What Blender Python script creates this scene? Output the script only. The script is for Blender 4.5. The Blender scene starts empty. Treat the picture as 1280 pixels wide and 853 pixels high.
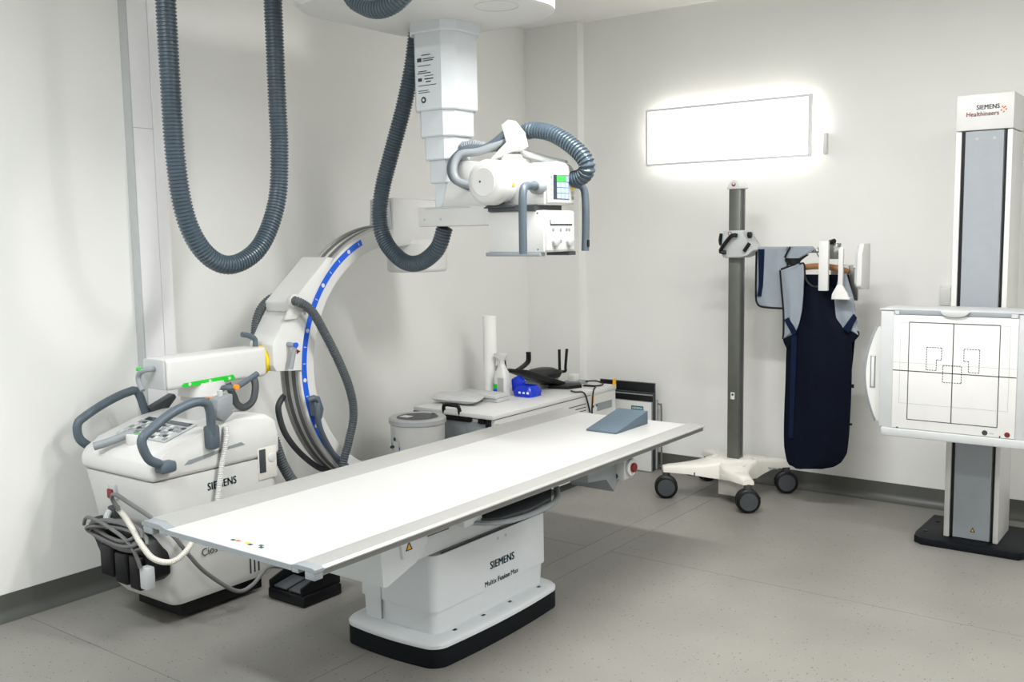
import bpy, bmesh, math, random
from mathutils import Vector, Matrix
random.seed(7)
scene = bpy.context.scene
C = scene.collection
PI = math.pi

# ------------------------------------------------------------------ camera
yaw, pitch, roll = math.radians(36.748), math.radians(6.1475), math.radians(-0.915)
fwd = Vector((-math.sin(yaw)*math.cos(pitch), math.cos(yaw)*math.cos(pitch), -math.sin(pitch)))
r0 = Vector((math.cos(yaw), math.sin(yaw), 0)); u0 = r0.cross(fwd)
rt = r0*math.cos(roll) + u0*math.sin(roll); up = -r0*math.sin(roll) + u0*math.cos(roll)
cd = bpy.data.cameras.new('camera'); cam = bpy.data.objects.new('camera', cd); C.objects.link(cam)
cd.sensor_fit = 'HORIZONTAL'; cd.sensor_width = 36; cd.lens = 36*1228.21/1280; cd.clip_start = 0.05
M = Matrix((rt, up, -fwd)).transposed().to_4x4(); M.translation = (0, 0, 1.55); cam.matrix_world = M
scene.camera = cam

# ------------------------------------------------------------------ world, large lights, exposure
w = bpy.data.worlds.new('world'); scene.world = w; w.use_nodes = True
w.node_tree.nodes['Background'].inputs[0].default_value = (0.9, 0.95, 1, 1)
w.node_tree.nodes['Background'].inputs[1].default_value = 0.05
scene.view_settings.view_transform = 'Standard'; scene.view_settings.look = 'None'
scene.view_settings.gamma = 1; scene.view_settings.use_curve_mapping = False
scene.view_settings.exposure = 0.08
LIGHTS = [  # centre x, y, size x, size y, watts
    (-1.60, 3.15, 1.5, 0.16, 77, (1.0, 0.99, 0.975)),
    (-2.5, 0.35, 1.5, 0.16, 74, (0.92, 0.965, 1.0)),  # added fill at the near left, brightens the left wall
    (0.55, 2.5, 1.5, 0.16, 60, (1.0, 0.995, 0.98)),  # added fill on the right, lifts the walls relative to the table
]
CEIL = 2.95
def area(name, x, y, sx, sy, power, col):
    l = bpy.data.lights.new(name, 'AREA'); l.shape = 'RECTANGLE'; l.size = sx; l.size_y = sy; l.energy = power
    l.color = col
    o = bpy.data.objects.new(name, l); C.objects.link(o); o.location = (x, y, CEIL-0.075)
    return o
for x, y, sx, sy, p, col in LIGHTS: area('ceiling_and_fill_lamp', x, y, sx, sy, p, col)

# ------------------------------------------------------------------ materials
def lin(c):
    c /= 255
    return c/12.92 if c <= 0.04045 else ((c+0.055)/1.055)**2.4
def mat(name, rgb, rough=0.5, metal=0.0, var=0.04, scale=20, bump=0.0, coat=0.0, spec=0.5):
    m = bpy.data.materials.new(name); m.use_nodes = True
    nt = m.node_tree; b = nt.nodes['Principled BSDF']
    col = [lin(v) for v in rgb]
    tc = nt.nodes.new('ShaderNodeTexCoord')
    n = nt.nodes.new('ShaderNodeTexNoise'); n.inputs['Scale'].default_value = scale; n.inputs['Detail'].default_value = 3
    nt.links.new(tc.outputs['Object'], n.inputs['Vector'])
    rmp = nt.nodes.new('ShaderNodeValToRGB')
    rmp.color_ramp.elements[0].position = 0.3; rmp.color_ramp.elements[1].position = 0.7
    rmp.color_ramp.elements[0].color = [min(1, v*(1-var)) for v in col]+[1]
    rmp.color_ramp.elements[1].color = [min(1, v*(1+var)) for v in col]+[1]
    nt.links.new(n.outputs['Fac'], rmp.inputs['Fac']); nt.links.new(rmp.outputs['Color'], b.inputs['Base Color'])
    b.inputs['Roughness'].default_value = rough; b.inputs['Metallic'].default_value = metal
    b.inputs['Specular IOR Level'].default_value = spec
    if coat: b.inputs['Coat Weight'].default_value = coat
    if bump:
        bp = nt.nodes.new('ShaderNodeBump'); bp.inputs['Strength'].default_value = bump; bp.inputs['Distance'].default_value = 0.002
        n2 = nt.nodes.new('ShaderNodeTexNoise'); n2.inputs['Scale'].default_value = scale*15
        nt.links.new(tc.outputs['Object'], n2.inputs['Vector'])
        nt.links.new(n2.outputs['Fac'], bp.inputs['Height']); nt.links.new(bp.outputs['Normal'], b.inputs['Normal'])
    return m
def emit(name, rgb, strength):
    m = bpy.data.materials.new(name); m.use_nodes = True; nt = m.node_tree
    b = nt.nodes['Principled BSDF']; col = [lin(v) for v in rgb]+[1]
    b.inputs['Base Color'].default_value = col; b.inputs['Emission Color'].default_value = col
    b.inputs['Emission Strength'].default_value = strength
    return m
def floor_mat():
    m = mat('vinyl_floor', (132, 130, 124), 0.42, var=0.07, scale=2.2)
    nt = m.node_tree; b = nt.nodes['Principled BSDF']; tc = nt.nodes['Texture Coordinate']
    base = b.inputs['Base Color'].links[0].from_socket
    last = base
    for sc, th, c in ((38, 0.12, (66, 64, 60)), (55, 0.12, (44, 42, 40)), (47, 0.08, (170, 169, 163))):
        v = nt.nodes.new('ShaderNodeTexVoronoi'); v.inputs['Scale'].default_value = sc; v.inputs['Randomness'].default_value = 1
        nt.links.new(tc.outputs['Object'], v.inputs['Vector'])
        l = nt.nodes.new('ShaderNodeMath'); l.operation = 'LESS_THAN'; l.inputs[1].default_value = th
        nt.links.new(v.outputs['Distance'], l.inputs[0])
        sp = nt.nodes.new('ShaderNodeSeparateColor'); nt.links.new(v.outputs['Color'], sp.inputs[0])
        g = nt.nodes.new('ShaderNodeMath'); g.operation = 'GREATER_THAN'; g.inputs[1].default_value = 0.62
        nt.links.new(sp.outputs[0], g.inputs[0])
        mu = nt.nodes.new('ShaderNodeMath'); mu.operation = 'MULTIPLY'
        nt.links.new(l.outputs[0], mu.inputs[0]); nt.links.new(g.outputs[0], mu.inputs[1])
        mx = nt.nodes.new('ShaderNodeMix'); mx.data_type = 'RGBA'
        nt.links.new(mu.outputs[0], mx.inputs['Factor']); nt.links.new(last, mx.inputs['A'])
        mx.inputs['B'].default_value = [lin(q) for q in c]+[1]
        last = mx.outputs['Result']
    nt.links.new(last, b.inputs['Base Color'])
    return m
MT = dict(
    wall=mat('wall_paint', (236, 236, 233), 0.7, var=0.012, scale=3, bump=0.05),
    ceil=mat('ceiling_paint', (240, 239, 236), 0.8, var=0.01, scale=3),
    trunk=mat('trunking_plastic', (234, 234, 236), 0.45, var=0.01),
    floor=floor_mat(),
    base=mat('coved_vinyl', (84, 86, 82), 0.4, var=0.06, scale=4),
    white=mat('white_plastic', (214, 214, 212), 0.38, var=0.012),
    white2=mat('white_lacquer', (214, 219, 223), 0.35, var=0.012),
    top=mat('table_laminate', (192, 192, 190), 0.30, var=0.008),
    cream=mat('cream_plastic', (220, 217, 209), 0.4, var=0.015),
    lgrey=mat('light_grey_plastic', (186, 189, 190), 0.45, var=0.02),
    silver=mat('brushed_aluminium', (190, 191, 188), 0.42, metal=0.55, var=0.03),
    rail=mat('rail_aluminium', (172, 172, 169), 0.4, metal=0.3, var=0.02),
    mgrey=mat('mid_grey_plastic', (140, 146, 150), 0.45, var=0.03),
    panel=mat('slate_panel', (152, 158, 164), 0.4, var=0.02),
    steel=mat('brushed_steel', (150, 152, 148), 0.35, metal=0.8, var=0.05),
    pole=mat('anodised_pole', (104, 107, 101), 0.42, metal=0.5, var=0.05),
    blueg=mat('blue_grey_rubber', (84, 96, 106), 0.45, var=0.04),
    hose=mat('corrugated_hose', (72, 86, 96), 0.33, var=0.05),
    chose=mat('c_arm_hose', (78, 84, 88), 0.45, var=0.05),
    cable=mat('grey_cable', (105, 106, 106), 0.5),
    dkgrey=mat('dark_grey_plastic', (62, 66, 70), 0.5, var=0.05),
    black=mat('black_plastic', (14, 15, 18), 0.42, var=0.08, spec=0.3),
    plinth=mat('plinth_rubber', (9, 14, 21), 0.5, var=0.08, spec=0.2),
    navy=mat('navy_nylon', (5, 11, 27), 0.75, var=0.12, scale=8, bump=0.3, spec=0.12),
    navy2=mat('royal_navy_velcro', (10, 23, 50), 0.8, var=0.1, spec=0.15),
    cloth=mat('grey_nylon', (138, 146, 156), 0.6, var=0.04, bump=0.2),
    pouch=mat('grey_vinyl_cushion', (192, 194, 194), 0.5, var=0.03),
    foam=mat('slate_foam', (84, 100, 112), 0.6, var=0.04, bump=0.1),
    blue=mat('blue_scale', (20, 92, 214), 0.4),
    bluepk=mat('blue_foil', (14, 50, 190), 0.25, var=0.15, scale=30),
    green=mat('green_scale', (28, 196, 44), 0.4),
    yellow=mat('yellow_label', (246, 214, 20), 0.5),
    orange=mat('orange_label', (246, 150, 40), 0.5),
    amber=mat('amber_tag', (240, 178, 20), 0.5),
    red=mat('red_button', (120, 22, 22), 0.35),
    wood=mat('hanger_wood', (150, 104, 66), 0.5, var=0.15, scale=12),
    teal=mat('teal_print', (22, 78, 92), 0.5),
    tealp=mat('teal_plate', (40, 112, 122), 0.5),
    oprint=mat('orange_print', (226, 96, 40), 0.5),
    print=mat('dark_print', (48, 54, 58), 0.6),
    lprint=mat('light_print', (176, 176, 174), 0.6),
    chrome=mat('chrome', (200, 202, 204), 0.2, metal=1.0),
    paper=mat('tissue_paper', (240, 239, 236), 0.9, var=0.01),
    glassy=mat('display_glass', (50, 58, 66), 0.15),
    lamp=emit('viewer_diffuser', (255, 254, 250), 1.5),
    lampedge=emit('viewer_back_glow', (255, 253, 248), 6.5),
    fix=emit('ceiling_and_fill_diffuser', (255, 250, 242), 6.0),
    scr=emit('screen_grey', (150, 165, 190), 0.6),
    scrg=emit('screen_green', (70, 215, 80), 0.7),
    scrd=emit('screen_dark', (50, 56, 66), 0.3),
    scrw=emit('display_white', (235, 245, 255), 1.0),
)

# ------------------------------------------------------------------ mesh helpers (all coordinates in metres, world space)
def finish(name, bm, m, parent=None, smooth=35):
    me = bpy.data.meshes.new(name); bmesh.ops.recalc_face_normals(bm, faces=bm.faces[:]); bm.to_mesh(me); bm.free()
    me.materials.append(MT[m] if isinstance(m, str) else m)
    if smooth:
        me.shade_smooth(); me.set_sharp_from_angle(angle=math.radians(smooth))
    o = bpy.data.objects.new(name, me); C.objects.link(o)
    if parent: adopt(o, parent)
    return o
def adopt(o, parent):
    o.parent = parent
    if parent.type == 'EMPTY': o.matrix_parent_inverse = Matrix.Translation(-parent.location)
def thing(name, label, cat, loc, group=None):
    o = bpy.data.objects.new(name, None); C.objects.link(o); o.location = loc; o.empty_display_size = 0.1
    o['label'] = label; o['category'] = cat
    if group: o['group'] = group
    return o
def tag(o, label, cat, group=None):
    o['label'] = label; o['category'] = cat
    if group: o['group'] = group
    return o
def struct(o):
    o['kind'] = 'structure'; return o
def bev(bm, edges, r, seg=2):
    if r > 0: bmesh.ops.bevel(bm, geom=edges, offset=r, segments=seg, profile=0.5, affect='EDGES', clamp_overlap=True)
def box(x0, x1, y0, y1, z0, z1, r=0.0, seg=2, bm=None):
    b = bmesh.new()
    vs = [b.verts.new((x, y, z)) for x in (x0, x1) for y in (y0, y1) for z in (z0, z1)]
    for f in ((0,1,3,2),(4,6,7,5),(0,4,5,1),(2,3,7,6),(0,2,6,4),(1,5,7,3)): b.faces.new([vs[i] for i in f])
    bev(b, b.edges[:], r, seg)
    return join(bm, b)
def join(bm, b):
    if bm is None: return b
    me = bpy.data.meshes.new('tmp'); b.to_mesh(me); b.free(); bm.from_mesh(me); bpy.data.meshes.remove(me); return bm
def prism(pts, plane, a, c, r=0.0, seg=2, bm=None):
    """polygon in 'xy','xz' or 'yz', extruded along the third axis from a to c"""
    b = bmesh.new()
    def P(p, t):
        return {'xy': (p[0], p[1], t), 'xz': (p[0], t, p[1]), 'yz': (t, p[0], p[1])}[plane]
    A = [b.verts.new(P(p, a)) for p in pts]; B = [b.verts.new(P(p, c)) for p in pts]
    n = len(pts); b.faces.new(A); b.faces.new(B[::-1])
    for i in range(n): b.faces.new((A[i], A[(i+1) % n], B[(i+1) % n], B[i]))
    bev(b, b.edges[:], r, seg)
    return join(bm, b)
def smooth_path(pts, step=0.012, closed=False):
    P = [Vector(p) for p in pts]; out = []
    n = len(P)
    for i in range(n if closed else n-1):
        if closed: a, b_, c, d = P[(i-1) % n], P[i], P[(i+1) % n], P[(i+2) % n]
        else: a, b_, c, d = P[max(i-1, 0)], P[i], P[i+1], P[min(i+2, n-1)]
        k = max(2, int((c-b_).length/step))
        for j in range(k):
            t = j/k
            out.append(0.5*((2*b_)+(c-a)*t+(2*a-5*b_+4*c-d)*t*t+(3*b_-a-3*c+d)*t**3))
    if not closed: out.append(P[-1])
    return out
def resample(path, step):
    L = [0]
    for a, b in zip(path, path[1:]): L.append(L[-1]+(b-a).length)
    n = max(2, int(L[-1]/step)); out = []; j = 0
    for i in range(n+1):
        s = L[-1]*i/n
        while j < len(L)-2 and L[j+1] < s: j += 1
        d = L[j+1]-L[j]
        out.append(path[j].lerp(path[j+1], (s-L[j])/d if d > 1e-9 else 0))
    return out
def sweep(path, radii, n=10, bm=None, closed=False, flat=1.0, cap=True):
    b = bmesh.new(); rings = []
    N = len(path); T0 = None; nrm = None
    for i, p in enumerate(path):
        if closed: T = (path[(i+1) % N]-path[i-1]).normalized()
        else: T = (path[min(i+1, N-1)]-path[max(i-1, 0)]).normalized()
        if nrm is None:
            h = Vector((0, 0, 1)) if abs(T.z) < 0.9 else Vector((1, 0, 0))
            nrm = (h-T*h.dot(T)).normalized()
        else:
            nrm = (nrm-T*nrm.dot(T)).normalized()
        bn = T.cross(nrm); r = radii[i] if isinstance(radii, (list, tuple)) else radii
        rings.append([b.verts.new(p+(nrm*math.cos(2*PI*k/n)*flat+bn*math.sin(2*PI*k/n))*r) for k in range(n)])
    for i in range(N if closed else N-1):
        A, B = rings[i], rings[(i+1) % N]
        for k in range(n): b.faces.new((A[k], A[(k+1) % n], B[(k+1) % n], B[k]))
    if not closed and cap:
        b.faces.new(rings[0][::-1]); b.faces.new(rings[-1])
    return join(bm, b)
def tube(pts, r, n=10, step=0.012, bm=None, smooth=True, flat=1.0, closed=False):
    p = smooth_path(pts, step, closed) if smooth else [Vector(q) for q in pts]
    return sweep(p, r, n, bm, closed, flat)
def hose(pts, r, pitch=0.013, depth=0.14, n=16, bm=None):
    p = resample(smooth_path(pts, 0.004), pitch/4)
    rad = [r*(1.0, 1.0, 1-depth, 1-depth)[i % 4] for i in range(len(p))]
    return sweep(p, rad, n, bm)
def lathe(prof, centre, axis='z', n=32, bm=None):
    """profile of (radius, height) about an axis through centre"""
    b = bmesh.new(); cx = Vector(centre); rings = []
    ax = {'x': (Vector((1,0,0)), Vector((0,1,0)), Vector((0,0,1))), 'y': (Vector((0,1,0)), Vector((0,0,1)), Vector((1,0,0))),
          'z': (Vector((0,0,1)), Vector((1,0,0)), Vector((0,1,0)))}[axis] if isinstance(axis, str) else axis
    for r, h in prof:
        if r < 1e-6: rings.append([b.verts.new(cx+ax[0]*h)])
        else: rings.append([b.verts.new(cx+ax[0]*h+(ax[1]*math.cos(2*PI*k/n)+ax[2]*math.sin(2*PI*k/n))*r) for k in range(n)])
    for A, B in zip(rings, rings[1:]):
        for k in range(n):
            k2 = (k+1) % n
            if len(A) == 1 and len(B) == 1: continue
            if len(A) == 1: b.faces.new((A[0], B[k2], B[k]))
            elif len(B) == 1: b.faces.new((A[k], A[k2], B[0]))
            else: b.faces.new((A[k], A[k2], B[k2], B[k]))
    if len(rings[0]) > 1: b.faces.new(rings[0][::-1])
    if len(rings[-1]) > 1: b.faces.new(rings[-1])
    return join(bm, b)
def cyl(c, r, h, axis='z', n=24, bv=0.0, bm=None):
    p = [(r, 0), (r, h)] if not bv else [(r-bv, 0), (r-bv*.3, bv*.3), (r, bv), (r, h-bv), (r-bv*.3, h-bv*.3), (r-bv, h)]
    return lathe(p, c, axis, n, bm)
def rrect(x0, x1, y0, y1, r, k=5):
    out = []
    for cx, cy, a in ((x1-r, y0+r, -90), (x1-r, y1-r, 0), (x0+r, y1-r, 90), (x0+r, y0+r, 180)):
        for i in range(k+1):
            t = math.radians(a+90*i/k); out.append((cx+r*math.cos(t), cy+r*math.sin(t)))
    return out
def loft(sections, bm=None):
    """sections: list of (list of xy points, z)"""
    b = bmesh.new(); R = [[b.verts.new((p[0], p[1], z)) for p in pts] for pts, z in sections]
    n = len(R[0])
    for A, B in zip(R, R[1:]):
        for k in range(n): b.faces.new((A[k], A[(k+1) % n], B[(k+1) % n], B[k]))
    b.faces.new(R[0][::-1]); b.faces.new(R[-1])
    return join(bm, b)
def arcpts(cy, cz, r, a0, a1, n):
    return [(cy+r*math.cos(math.radians(a0+(a1-a0)*i/n)), cz+r*math.sin(math.radians(a0+(a1-a0)*i/n))) for i in range(n+1)]
def arcband(cy, cz, r0, r1, a0, a1, x0, x1, n=48, bv=0.0, bm=None):
    """band of an annulus in the yz plane"""
    b = bmesh.new(); R = []
    for i in range(n+1):
        t = math.radians(a0+(a1-a0)*i/n); c, s = math.cos(t), math.sin(t)
        R.append([b.verts.new((x, cy+r*c, cz+r*s)) for x, r in ((x0, r0), (x1, r0), (x1, r1), (x0, r1))])
    for A, B in zip(R, R[1:]):
        for k in range(4): b.faces.new((A[k], A[(k+1) % 4], B[(k+1) % 4], B[k]))
    b.faces.new(R[0][::-1]); b.faces.new(R[-1])
    if bv:
        es = [e for e in b.edges if len(e.link_faces) == 2 and e.link_faces[0].normal.dot(e.link_faces[1].normal) < 0.5]
        b.normal_update(); es = [e for e in b.edges if e.calc_face_angle(0) > 0.8]
        bev(b, es, bv, 2)
    return join(bm, b)
def text(name, s, org, xd, yd, size, m, parent, width=None, bold=0.0, thick=0.0006, spacing=1.0, align='LEFT'):
    cu = bpy.data.curves.new('t', 'FONT'); cu.body = s; cu.size = size; cu.extrude = thick; cu.space_character = spacing*1.06
    cu.resolution_u = 3; cu.align_x = align
    t = bpy.data.objects.new('t', cu); C.objects.link(t)
    dg = bpy.context.evaluated_depsgraph_get(); me = bpy.data.meshes.new_from_object(t.evaluated_get(dg))
    bpy.data.objects.remove(t); bpy.data.curves.remove(cu)
    xd = Vector(xd).normalized(); yd = Vector(yd); yd = (yd-xd*yd.dot(xd)).normalized(); zd = xd.cross(yd)
    k = 1.0
    if width and len(me.vertices):
        w_ = max(v.co.x for v in me.vertices)-min(v.co.x for v in me.vertices); k = width/w_
    if bold:
        b = bmesh.new()
        for dx in (-1, 0, 1):
            c = me.copy(); c.transform(Matrix.Translation((dx*bold*size, 0, 0))); b.from_mesh(c); bpy.data.meshes.remove(c)
        b.to_mesh(me); b.free()
    Mx = Matrix((xd*k, yd, zd)).transposed().to_4x4(); Mx.translation = Vector(org)
    me.transform(Mx); me.materials.clear(); me.materials.append(MT[m]); me.name = name
    o = bpy.data.objects.new(name, me); C.objects.link(o); adopt(o, parent); return o
def line(pts, plane, t, w, m, parent, name, closed=False, dash=None):
    """flat print: thin strips along a polyline in plane y=t ('xz') or x=t ('yz')"""
    b = bmesh.new(); P = list(pts)+([pts[0]] if closed else [])
    for p, q in zip(P, P[1:]):
        d = Vector((q[0]-p[0], q[1]-p[1])); L = d.length; d.normalize(); n = Vector((-d.y, d.x))*w/2
        segs = [(0, L)] if not dash else [(i*dash, min(L, i*dash+dash*0.62)) for i in range(int(L/dash)+1) if i*dash < L]
        for a, c in segs:
            A = Vector(p)+d*a; B = Vector(p)+d*c
            q4 = [A+n, B+n, B-n, A-n]
            b.faces.new([b.verts.new((v.x, t, v.y) if plane == 'xz' else (t, v.x, v.y)) for v in q4])
    return finish(name, b, m, parent, 0)
def cloth(rows, y0, bulge, thick, fold=0.0, nf=3, cols=14, sub=4):
    """hanging cloth in the xz plane: rows = (z, x_left, x_right)"""
    b = bmesh.new(); G = []; RR = []
    def cat(a, b_, c, d, t): return 0.5*((2*b_)+(c-a)*t+(2*a-5*b_+4*c-d)*t*t+(3*b_-a-3*c+d)*t**3)
    for i in range(len(rows)-1):
        q = [rows[max(i-1, 0)], rows[i], rows[i+1], rows[min(i+2, len(rows)-1)]]
        for j in range(sub):
            t = j/sub; RR.append([q[1][0]+(q[2][0]-q[1][0])*t]+[cat(q[0][k], q[1][k], q[2][k], q[3][k], t) for k in (1, 2)])
    RR.append(list(rows[-1]))
    for side in (0, 1):
        g = []
        for z, xl, xr in RR:
            row = []
            for i in range(cols+1):
                u = i/cols; x = xl+(xr-xl)*u
                y = y0-bulge*math.sin(PI*u)+fold*math.sin(nf*2*PI*u+z*6)+side*thick
                row.append(b.verts.new((x, y, z)))
            g.append(row)
        G.append(g)
    n, m_ = len(RR), cols+1
    for s in (0, 1):
        g = G[s]
        for i in range(n-1):
            for j in range(m_-1): b.faces.new((g[i][j], g[i][j+1], g[i+1][j+1], g[i+1][j]))
    for i in range(n-1):
        b.faces.new((G[0][i][0], G[0][i+1][0], G[1][i+1][0], G[1][i][0])); b.faces.new((G[0][i][-1], G[0][i+1][-1], G[1][i+1][-1], G[1][i][-1]))
    for j in range(m_-1):
        b.faces.new((G[0][0][j], G[0][0][j+1], G[1][0][j+1], G[1][0][j])); b.faces.new((G[0][-1][j], G[0][-1][j+1], G[1][-1][j+1], G[1][-1][j]))
    return b
def part(name, bm, m, parent, smooth=35): return finish(name, bm, m, parent, smooth)
def dup(o, delta, parent):
    c = o.copy(); C.objects.link(c); c.parent = parent
    c.matrix_parent_inverse = (Matrix.Translation(-parent.location) if parent.type == 'EMPTY' else Matrix())
    c.location = Vector(o.location)+Vector(delta); return c

# ------------------------------------------------------------------ room shell
XL, YB, XR, YF = -4.05, 5.70, 1.6, -1.6
T = 0.12
fl = struct(finish('floor', box(XL-T, XR+T, YF-T, YB+T, -0.15, -0.004), 'base'))
xs = [XL, -2.5665, -2.4245, XR]; g = 0.0012
ys = {0: [YF, -0.13, 1.95, 4.03, YB], 1: [YF, 1.2, YB], 2: [YF, -0.13, 1.95, 4.03, YB]}
for i in range(3):
    for a, b in zip(ys[i], ys[i][1:]):
        finish('floor_sheet', box(xs[i]+g, xs[i+1]-g, a+g, b-g, -0.004, 0.0), 'floor', fl, 0)
struct(finish('wall_left', box(XL-T, XL, YF-T, YB+T, 0, CEIL), 'wall'))
struct(finish('wall_back', box(XL, XR, YB, YB+T, 0, CEIL), 'wall'))
struct(finish('wall_right', box(XR, XR+T, YF-T, YB+T, 0, CEIL), 'wall'))
struct(finish('wall_front', box(XL, XR, YF-T, YF, 0, CEIL), 'wall'))
struct(finish('ceiling', box(XL-T, XR+T, YF-T, YB+T, CEIL, CEIL+T), 'ceil'))
# coved vinyl skirting
def cove(h=0.105, r=0.045):
    p = [(0, 0), (0, h), (0.004, h), (0.004, r)]
    for i in range(1, 7):
        t = PI+PI/2*i/6; p.append((0.004+r+r*math.cos(t), r+r*math.sin(t)))
    p.append((0.004+r, 0.0005))
    return p
prof = cove()
struct(finish('baseboard_left', prism([(XL+a, z) for a, z in prof], 'xz', YF, YB), 'base'))
b = bmesh.new(); struct(finish('baseboard_back', prism([(YB-a, z) for a, z in prof], 'yz', -3.62, XR, bm=b), 'base'))
# wall trunking on the left wall and boxed pilaster in the corner
t1 = struct(finish('trim_1', box(XL, XL+0.056, 2.562, 2.66, 0.106, CEIL), 'trunk'))
part('trunking_cover', box(XL+0.003, XL+0.060, 2.662, 2.72, 0.106, CEIL), 'trunk', t1)
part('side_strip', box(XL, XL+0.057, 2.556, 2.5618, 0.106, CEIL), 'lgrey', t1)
part('joint_line', box(XL+0.0558, XL+0.0565, 2.562, 2.66, 2.052, 2.0545), 'lprint', t1)
t2 = struct(finish('trim_2', box(XL, -3.622, YB-0.075, YB, 0, CEIL), 'wall'))
part('pilaster_skirting', prism([(YB-0.075-a, z) for a, z in prof], 'yz', XL, -3.622), 'base', t2)

# luminaire over the table and two added fill lights (outside the frame)
for i, (x, y, sx, sy, p, col) in enumerate(LIGHTS):
    L = thing('ceiling_and_fill_light', ['long ceiling light over the examination table', 'added long fill light at the near left of the room', 'added long fill light along the right side of the room'][i], 'light', (x, y, CEIL))
    part('housing', box(x-sx/2-.03, x+sx/2+.03, y-sy/2-.03, y+sy/2+.03, CEIL-0.06, CEIL, 0.006), 'white', L)
    part('diffuser', box(x-sx/2, x+sx/2, y-sy/2, y+sy/2, CEIL-0.066, CEIL-0.06), 'fix', L)

# ------------------------------------------------------------------ lit film viewer on the back wall
V = thing('film_viewer', 'glowing white rectangular x-ray film viewer mounted on back wall', 'light box', (-2.57, YB, 1.97))
vx0, vx1, vz0, vz1 = -3.111, -2.037, 1.974, 2.328
part('back_box', box(vx0+.05, vx1-.05, 5.645, YB, vz0+.05, vz1-.05), 'lampedge', V)
part('diffuser', box(vx0+.011, vx1-.011, 5.632, 5.645, vz0+.011, vz1-.011), 'lamp', V)
fr = box(vx0, vx0+.015, 5.624, 5.648, vz0, vz1); box(vx1-.018, vx1, 5.624, 5.648, vz0, vz1, bm=fr)
box(vx0+.015, vx1-.018, 5.624, 5.648, vz0, vz0+.014, bm=fr); box(vx0+.015, vx1-.018, 5.624, 5.648, vz1-.014, vz1, bm=fr)
part('frame', fr, 'trunk', V, 0)
part('switch', box(-1.985, -1.962, 5.672, YB, 1.99, 2.105, .003), 'white', V)

# ------------------------------------------------------------------ examination table
TB = thing('examination_table', 'long white x-ray examination table with silver side rails on pedestal', 'table', (-2.48, 2.93, 0))
ty0, ty1, TZ = 1.75, 4.148, 0.65
part('tabletop', box(-2.669, -2.081, ty0, ty1, TZ-0.016, TZ), 'top', TB)
def railprof(s):
    # s=+1: near (camera) side, s=-1: wall side ; list of (x, z)
    x = -2.081 if s > 0 else -2.669
    return [(x, TZ-0.016), (x, TZ+.0005), (x+s*.022, TZ+.006), (x+s*.088, TZ+.006), (x+s*.097, TZ), (x+s*.097, TZ-.004),
            (x+s*.090, TZ-.006), (x+s*.090, TZ-.022), (x+s*.070, TZ-.024), (x+s*.070, TZ-.012), (x+s*.02, TZ-.012), (x+s*.02, TZ-.016)]
def railprof_far():
    x = -2.669
    return [(x, TZ-0.016), (x, TZ+.0005), (x-.042, TZ+.012), (x-.118, TZ+.012), (x-.130, TZ+.004), (x-.130, TZ-.002),
            (x-.122, TZ-.004), (x-.122, TZ-.022), (x-.098, TZ-.024), (x-.098, TZ-.010), (x-.03, TZ-.010), (x-.03, TZ-.016)]
r1 = part('side_rail', prism(railprof(1), 'xz', ty0+.030, ty1), 'rail', TB, 25)
r2 = part('side_rail', prism(railprof_far(), 'xz', ty0+.030, ty1), 'rail', TB, 25)
part('rail_slot', box(-1.9935, -1.9905, ty0+.03, ty1-.01, TZ-.021, TZ-.007), 'cable', r1)
for s, xx in ((1, -2.081), (-1, -2.669)):
    w_ = .097 if s > 0 else .130; xa, xb = sorted((xx, xx+s*w_))
    e = part('rail_end_cap', prism([(xx+s*a, TZ+z) for a, z in ((0, 0.001), (w_*.25, .010 if s < 0 else .006), (w_*.88, .011 if s < 0 else .006), (w_, .002), (w_, -.006), (0, -.006))], 'xz', ty0-.004, ty0+.03), 'mgrey', TB)
    part('end_block', box(min(xx+s*w_*.55, xx+s*w_*.95), max(xx+s*w_*.55, xx+s*w_*.95), ty0-.003, ty0+.03, TZ-.030, TZ-.006, .003), 'mgrey', e)
    part('end_block', box(min(xx, xx+s*w_*.28), max(xx, xx+s*w_*.28), ty0-.003, ty0+.02, TZ-.020, TZ-.006, .002), 'mgrey', e)
part('edge_strip', box(-2.669, -2.081, ty0-.003, ty0, TZ-.016, TZ-.0005), 'mgrey', TB)
# little printed warning marks on the top's near end
for i, (xx, yy, m_) in enumerate(((-2.405, 1.80, 'print'), (-2.385, 1.803, 'oprint'), (-2.345, 1.805, 'amber'), (-2.325, 1.80, 'print'), (-2.29, 1.812, 'teal'), (-2.275, 1.80, 'print'))):
    part('warning_mark', box(xx-.008, xx+.008, yy-.005, yy+.006, TZ, TZ+.0006), m_, TB, 0)
# pedestal
pl = rrect(-2.722, -2.248, 2.535, 3.315, .05, 5)
def bow(p, k=.03):   # long and short plinth sides bow outwards
    x, y = p; u = (x+2.485)/.237; v = (y-2.925)/.39
    return (x+(k if u > 0 else -k)*(1-v*v)*max(0, abs(u)-.3), y+(k if v > 0 else -k)*(1-u*u)*max(0, abs(v)-.3))
def dens(pts, n=6):
    o = []
    for i in range(len(pts)):
        a, b_ = pts[i], pts[(i+1) % len(pts)]
        k = n if math.dist(a, b_) > .1 else 1
        o += [(a[0]+(b_[0]-a[0])*j/k, a[1]+(b_[1]-a[1])*j/k) for j in range(k)]
    return o
pl = [bow(p) for p in dens(pl, 8)]
def grow(pts, d, c=(-2.485, 2.925)): return [(p[0]+(d if p[0] > c[0] else -d), p[1]+(d if p[1] > c[1] else -d)) for p in pts]
part('plinth', loft([(pl, 0.001), (pl, .072)]), 'plinth', TB, 50)
cv = part('plinth_cover', loft([(pl, .072), (grow(pl, .001), .085), (grow(pl, -.006), .094), (grow(pl, -.03), .101)]), 'white2', TB, 50)
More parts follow.
